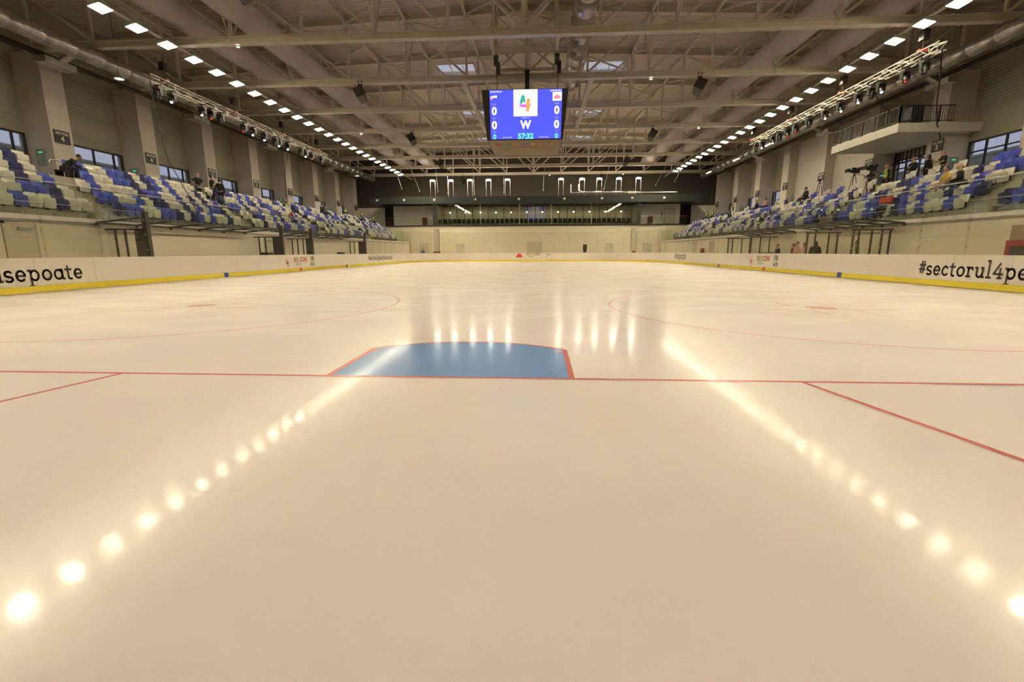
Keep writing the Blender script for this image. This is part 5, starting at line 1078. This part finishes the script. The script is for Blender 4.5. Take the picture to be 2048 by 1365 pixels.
person('sit', -20.73, 46.8, rowz(4), 20, 'seated man in blue jacket beside person in black, left stand', shirt='fabric_blue', legs='fabric_jeans', hair='hair_brown', h=1.05)
person('stand', -22.2, 49.3, WZ, 0, 'standing person in long grey coat by the left doorway', shirt='fabric_grey', legs='fabric_grey', h=1.02)
person('stand', -25.6, 51.9, WZ, -20, 'person in white shirt standing inside the left doorway', shirt='fabric_white', legs='fabric_jeans', hair='hair_brown', h=1.0)
person('stand_fold', -22.3, 55.6, WZ, -60, 'hi-vis vested steward standing on far left walkway', vest='hivis', h=1.05)
person('sit', -20.73, 56.2, rowz(4), 20, 'dark-clothed steward with vest sitting in far left rows', vest='hivis', h=1.1)
person('sit', -20.73, 60.2, rowz(4), 0, 'farthest seated steward at the end of the left stand', vest='hivis', h=1.0)
# right stand
person('stand_fold', 22.3, 29.0, WZ, 190, 'man in dark suit holding a microphone, upper right walkway', shirt='fabric_black', hair='hair_ginger', h=1.09)
person('stand', 22.1, 27.65, WZ, 110, 'woman with long black hair in black, back turned, right walkway', hairk='long', h=1.02)
person('stand_reach', 22.0, 26.55, WZ, 165, 'bald man in black T-shirt gesturing, right walkway', hairk=None, sleeve='short', legs='fabric_jeans', h=1.02, bulk=1.05)
person('stand_reach', 22.0, 32.0, WZ, 200, 'cameraman in black T-shirt and shorts, back turned, right walkway', sleeve='short', leg='shorts', legs='fabric_khaki', h=1.0)
person('stand', 22.2, 30.9, WZ, 170, 'person in hi-vis vest with yellow bag, upper right walkway', vest='hivis', hair='hair_ginger', h=1.05)
b = MB(); b.ball((0, 0, .22), .14, .09, .24); o = b.build('yellow_bag', 'hivis', label='yellow-green bag beside the vested person, right walkway', cat='bag'); o.location = (21.9, 31.1, WZ+.25)
tripod_cam(21.7, 31.6, WZ, 195, 'big black broadcast camera behind the cameraman, right walkway', h=1.6)
tripod_cam(21.9, 33.5, WZ, 190, 'big black broadcast camera before the glazed door, right walkway', h=1.75)
tripod_cam(22.4, 38.3, WZ, 180, 'small camera on a tripod left of the broadcast cameras', big=False, h=1.95)
person('sit', 20.73, 36.8, WZ, 180, 'seated person in black with headphones among right cameras', h=1.0, bulk=1.1)
person('sit', 22.3, 35.2, WZ-.15, 180, 'person in hi-vis vest crouching under the right camera', vest='hivis', h=.8)
b = MB(); b.box(-.35, .35, -.3, .3, 0, .5); o = b.build('flight_case', 'black', label='black flight case by the seated camera operator, right', cat='case'); o.location = (22.0, 37.6, WZ)
person('sit', 19.25, 22.65, rowz(2), 175, 'dark-haired man in yellow shirt and plaid shorts sitting, right stand', shirt='fabric_yellow', legs='fabric_plaid', leg='shorts', sleeve='short', h=1.06)
person('sit', 19.25, 21.95, rowz(2), 140, 'blonde woman in black leaning on the man in yellow, right stand', legs='fabric_jeans', hair='hair_blonde', hairk='long', h=1.04)
b = MB(); b.box(-.2, .2, -.3, .3, 0, .30); o = b.build('red_jacket', 'fabric_red', label='red jacket folded on a flipped-down seat left of the couple, right stand', cat='jacket'); o.location = (18.5, 25.1, rowz(1)+.50); o.rotation_euler = (0, .2, .2)
b = MB(); b.ball((0, 0, .16), .22, .38, .22); o = b.build('black_bag', 'fabric_black', label='black bag heaped on front-row seat of right stand', cat='bag'); o.location = (17.75, 24.4, rowz(0)+.47)
b = MB(); b.ball((0, 0, .16), .25, .42, .28); o = b.build('black_coat', 'fabric_black', label='black coat thrown over front seats below the couple, right', cat='coat'); o.location = (18.3, 21.6, rowz(1)-.12)
b = MB(); b.ball((0, 0, .1), .26, .5, .22); o = b.build('black_blanket', 'fabric_black', label='black cloth over second-row seats right of the couple', cat='cloth'); o.location = (19.3, 22.0, rowz(2)+.40)
b = MB(); b.ball((0, 0, .1), .2, .3, .2); b.box(-.3, .3, -.35, .35, -.06, 0); o = b.build('dark_bag', 'black', label='dark bag on a flipped-down seat at the right picture edge', cat='bag'); o.location = (20.9, 19.3, rowz(4)+.62)
b = MB(); b.lathe((0, 0, 0), [(.30, 0), (.34, .06), (.34, .1), (.26, .14), (.2, .14), (.2, 0), (.3, 0)], 18, 'x'); o = b.build('round_bag', 'red_box', label='black and red round bag on a left stand seat', cat='bag'); o.location = (-18.9, 36.6, rowz(2)+.45)
# behind the right boards
person('stand', 16.3, 31.2, .0, 180, 'person in dark jacket at the table behind right boards', h=.93)
person('stand', 16.3, 29.3, .0, 170, 'person with long dark hair behind right boards', hairk='long', h=.93)
person('stand', 16.1, 28.5, .0, 200, 'person in pink top behind the right boards', shirt='fabric_pink', hair='hair_brown', h=1.0)
person('stand', 16.2, 27.9, .0, 180, 'person with pink sleeve and dark coat behind right boards', shirt='fabric_pink', hair='hair_brown', h=.95)
person('stand', 16.0, 26.5, .0, 90, 'woman with long dark hair in black behind the right boards', hairk='long', h=.98, bulk=1.15)
person('stand', 16.2, 23.4, .0, 150, 'steward in striped hi-vis vest behind the right boards', vest='hivis', shirt='fabric_black', h=.96)
person('sit', 16.2, 33.6, .0, 180, 'person bending low behind the right boards', h=.75)
for i, (y, l) in enumerate(((55.6, 'first'), (57.4, 'second'), (54.2, 'nearest'))): person('sit' if i < 2 else 'stand', 20.73 if i < 2 else 22.2, y, WZ, 180, '%s hi-vis steward at the far top of the right stand' % l, vest='hivis', h=1.0)
person('sit', 20.73, 44.8, rowz(4), 180, 'person in black seated far along top right row', shirt='fabric_black', h=.95)
person('sit', 20.73, 43.0, rowz(4), 175, 'person in pink seated far along top right row', shirt='fabric_pink', h=.95)
# far end
person('stand', -15.0, 63.2, .0, -90, 'person in blue and dark clothes at the far left door', shirt='fabric_blue', h=.98)
tripod_cam(17.2, 64.9, 4.72, -90, 'small camera on a tripod in the right upper lobby', big=False, h=1.5)
r = empty('loudspeaker_stand', (6.9, 63.0, 0), label='black loudspeaker on a stand before the far white wall', cat='loudspeaker'); b = MB(); b.box(-.25, .25, -.2, .2, 1.45, 2.15); b.box(-.2, .2, -.2, .2, 1.1, 1.45); b.build('speaker_box', 'black', r); b = MB(); b.tube((0, 0, 0), (0, 0, 1.1), .03, n=8); b.bar((-.3, 0, 0), (.3, 0, .02), .05); b.tube((.1, 0, 1.2), (.7, 0, .9), .02, n=6); b.build('stand_pole', 'black', r)
r = empty('official_table', (15.75, 31.3, 0), label='dark table behind the right boards by the seated official', cat='table'); b = MB(); b.box(-.2, .2, -.8, .8, 1.08, 1.12); b.build('table_top', 'fabric_green', r)
for a in (-.15, .15):
    for d in (-.7, .7): b = MB(); b.box(a-.03, a+.03, d-.03, d+.03, 0, 1.08); b.build('leg', 'darksteel', r)
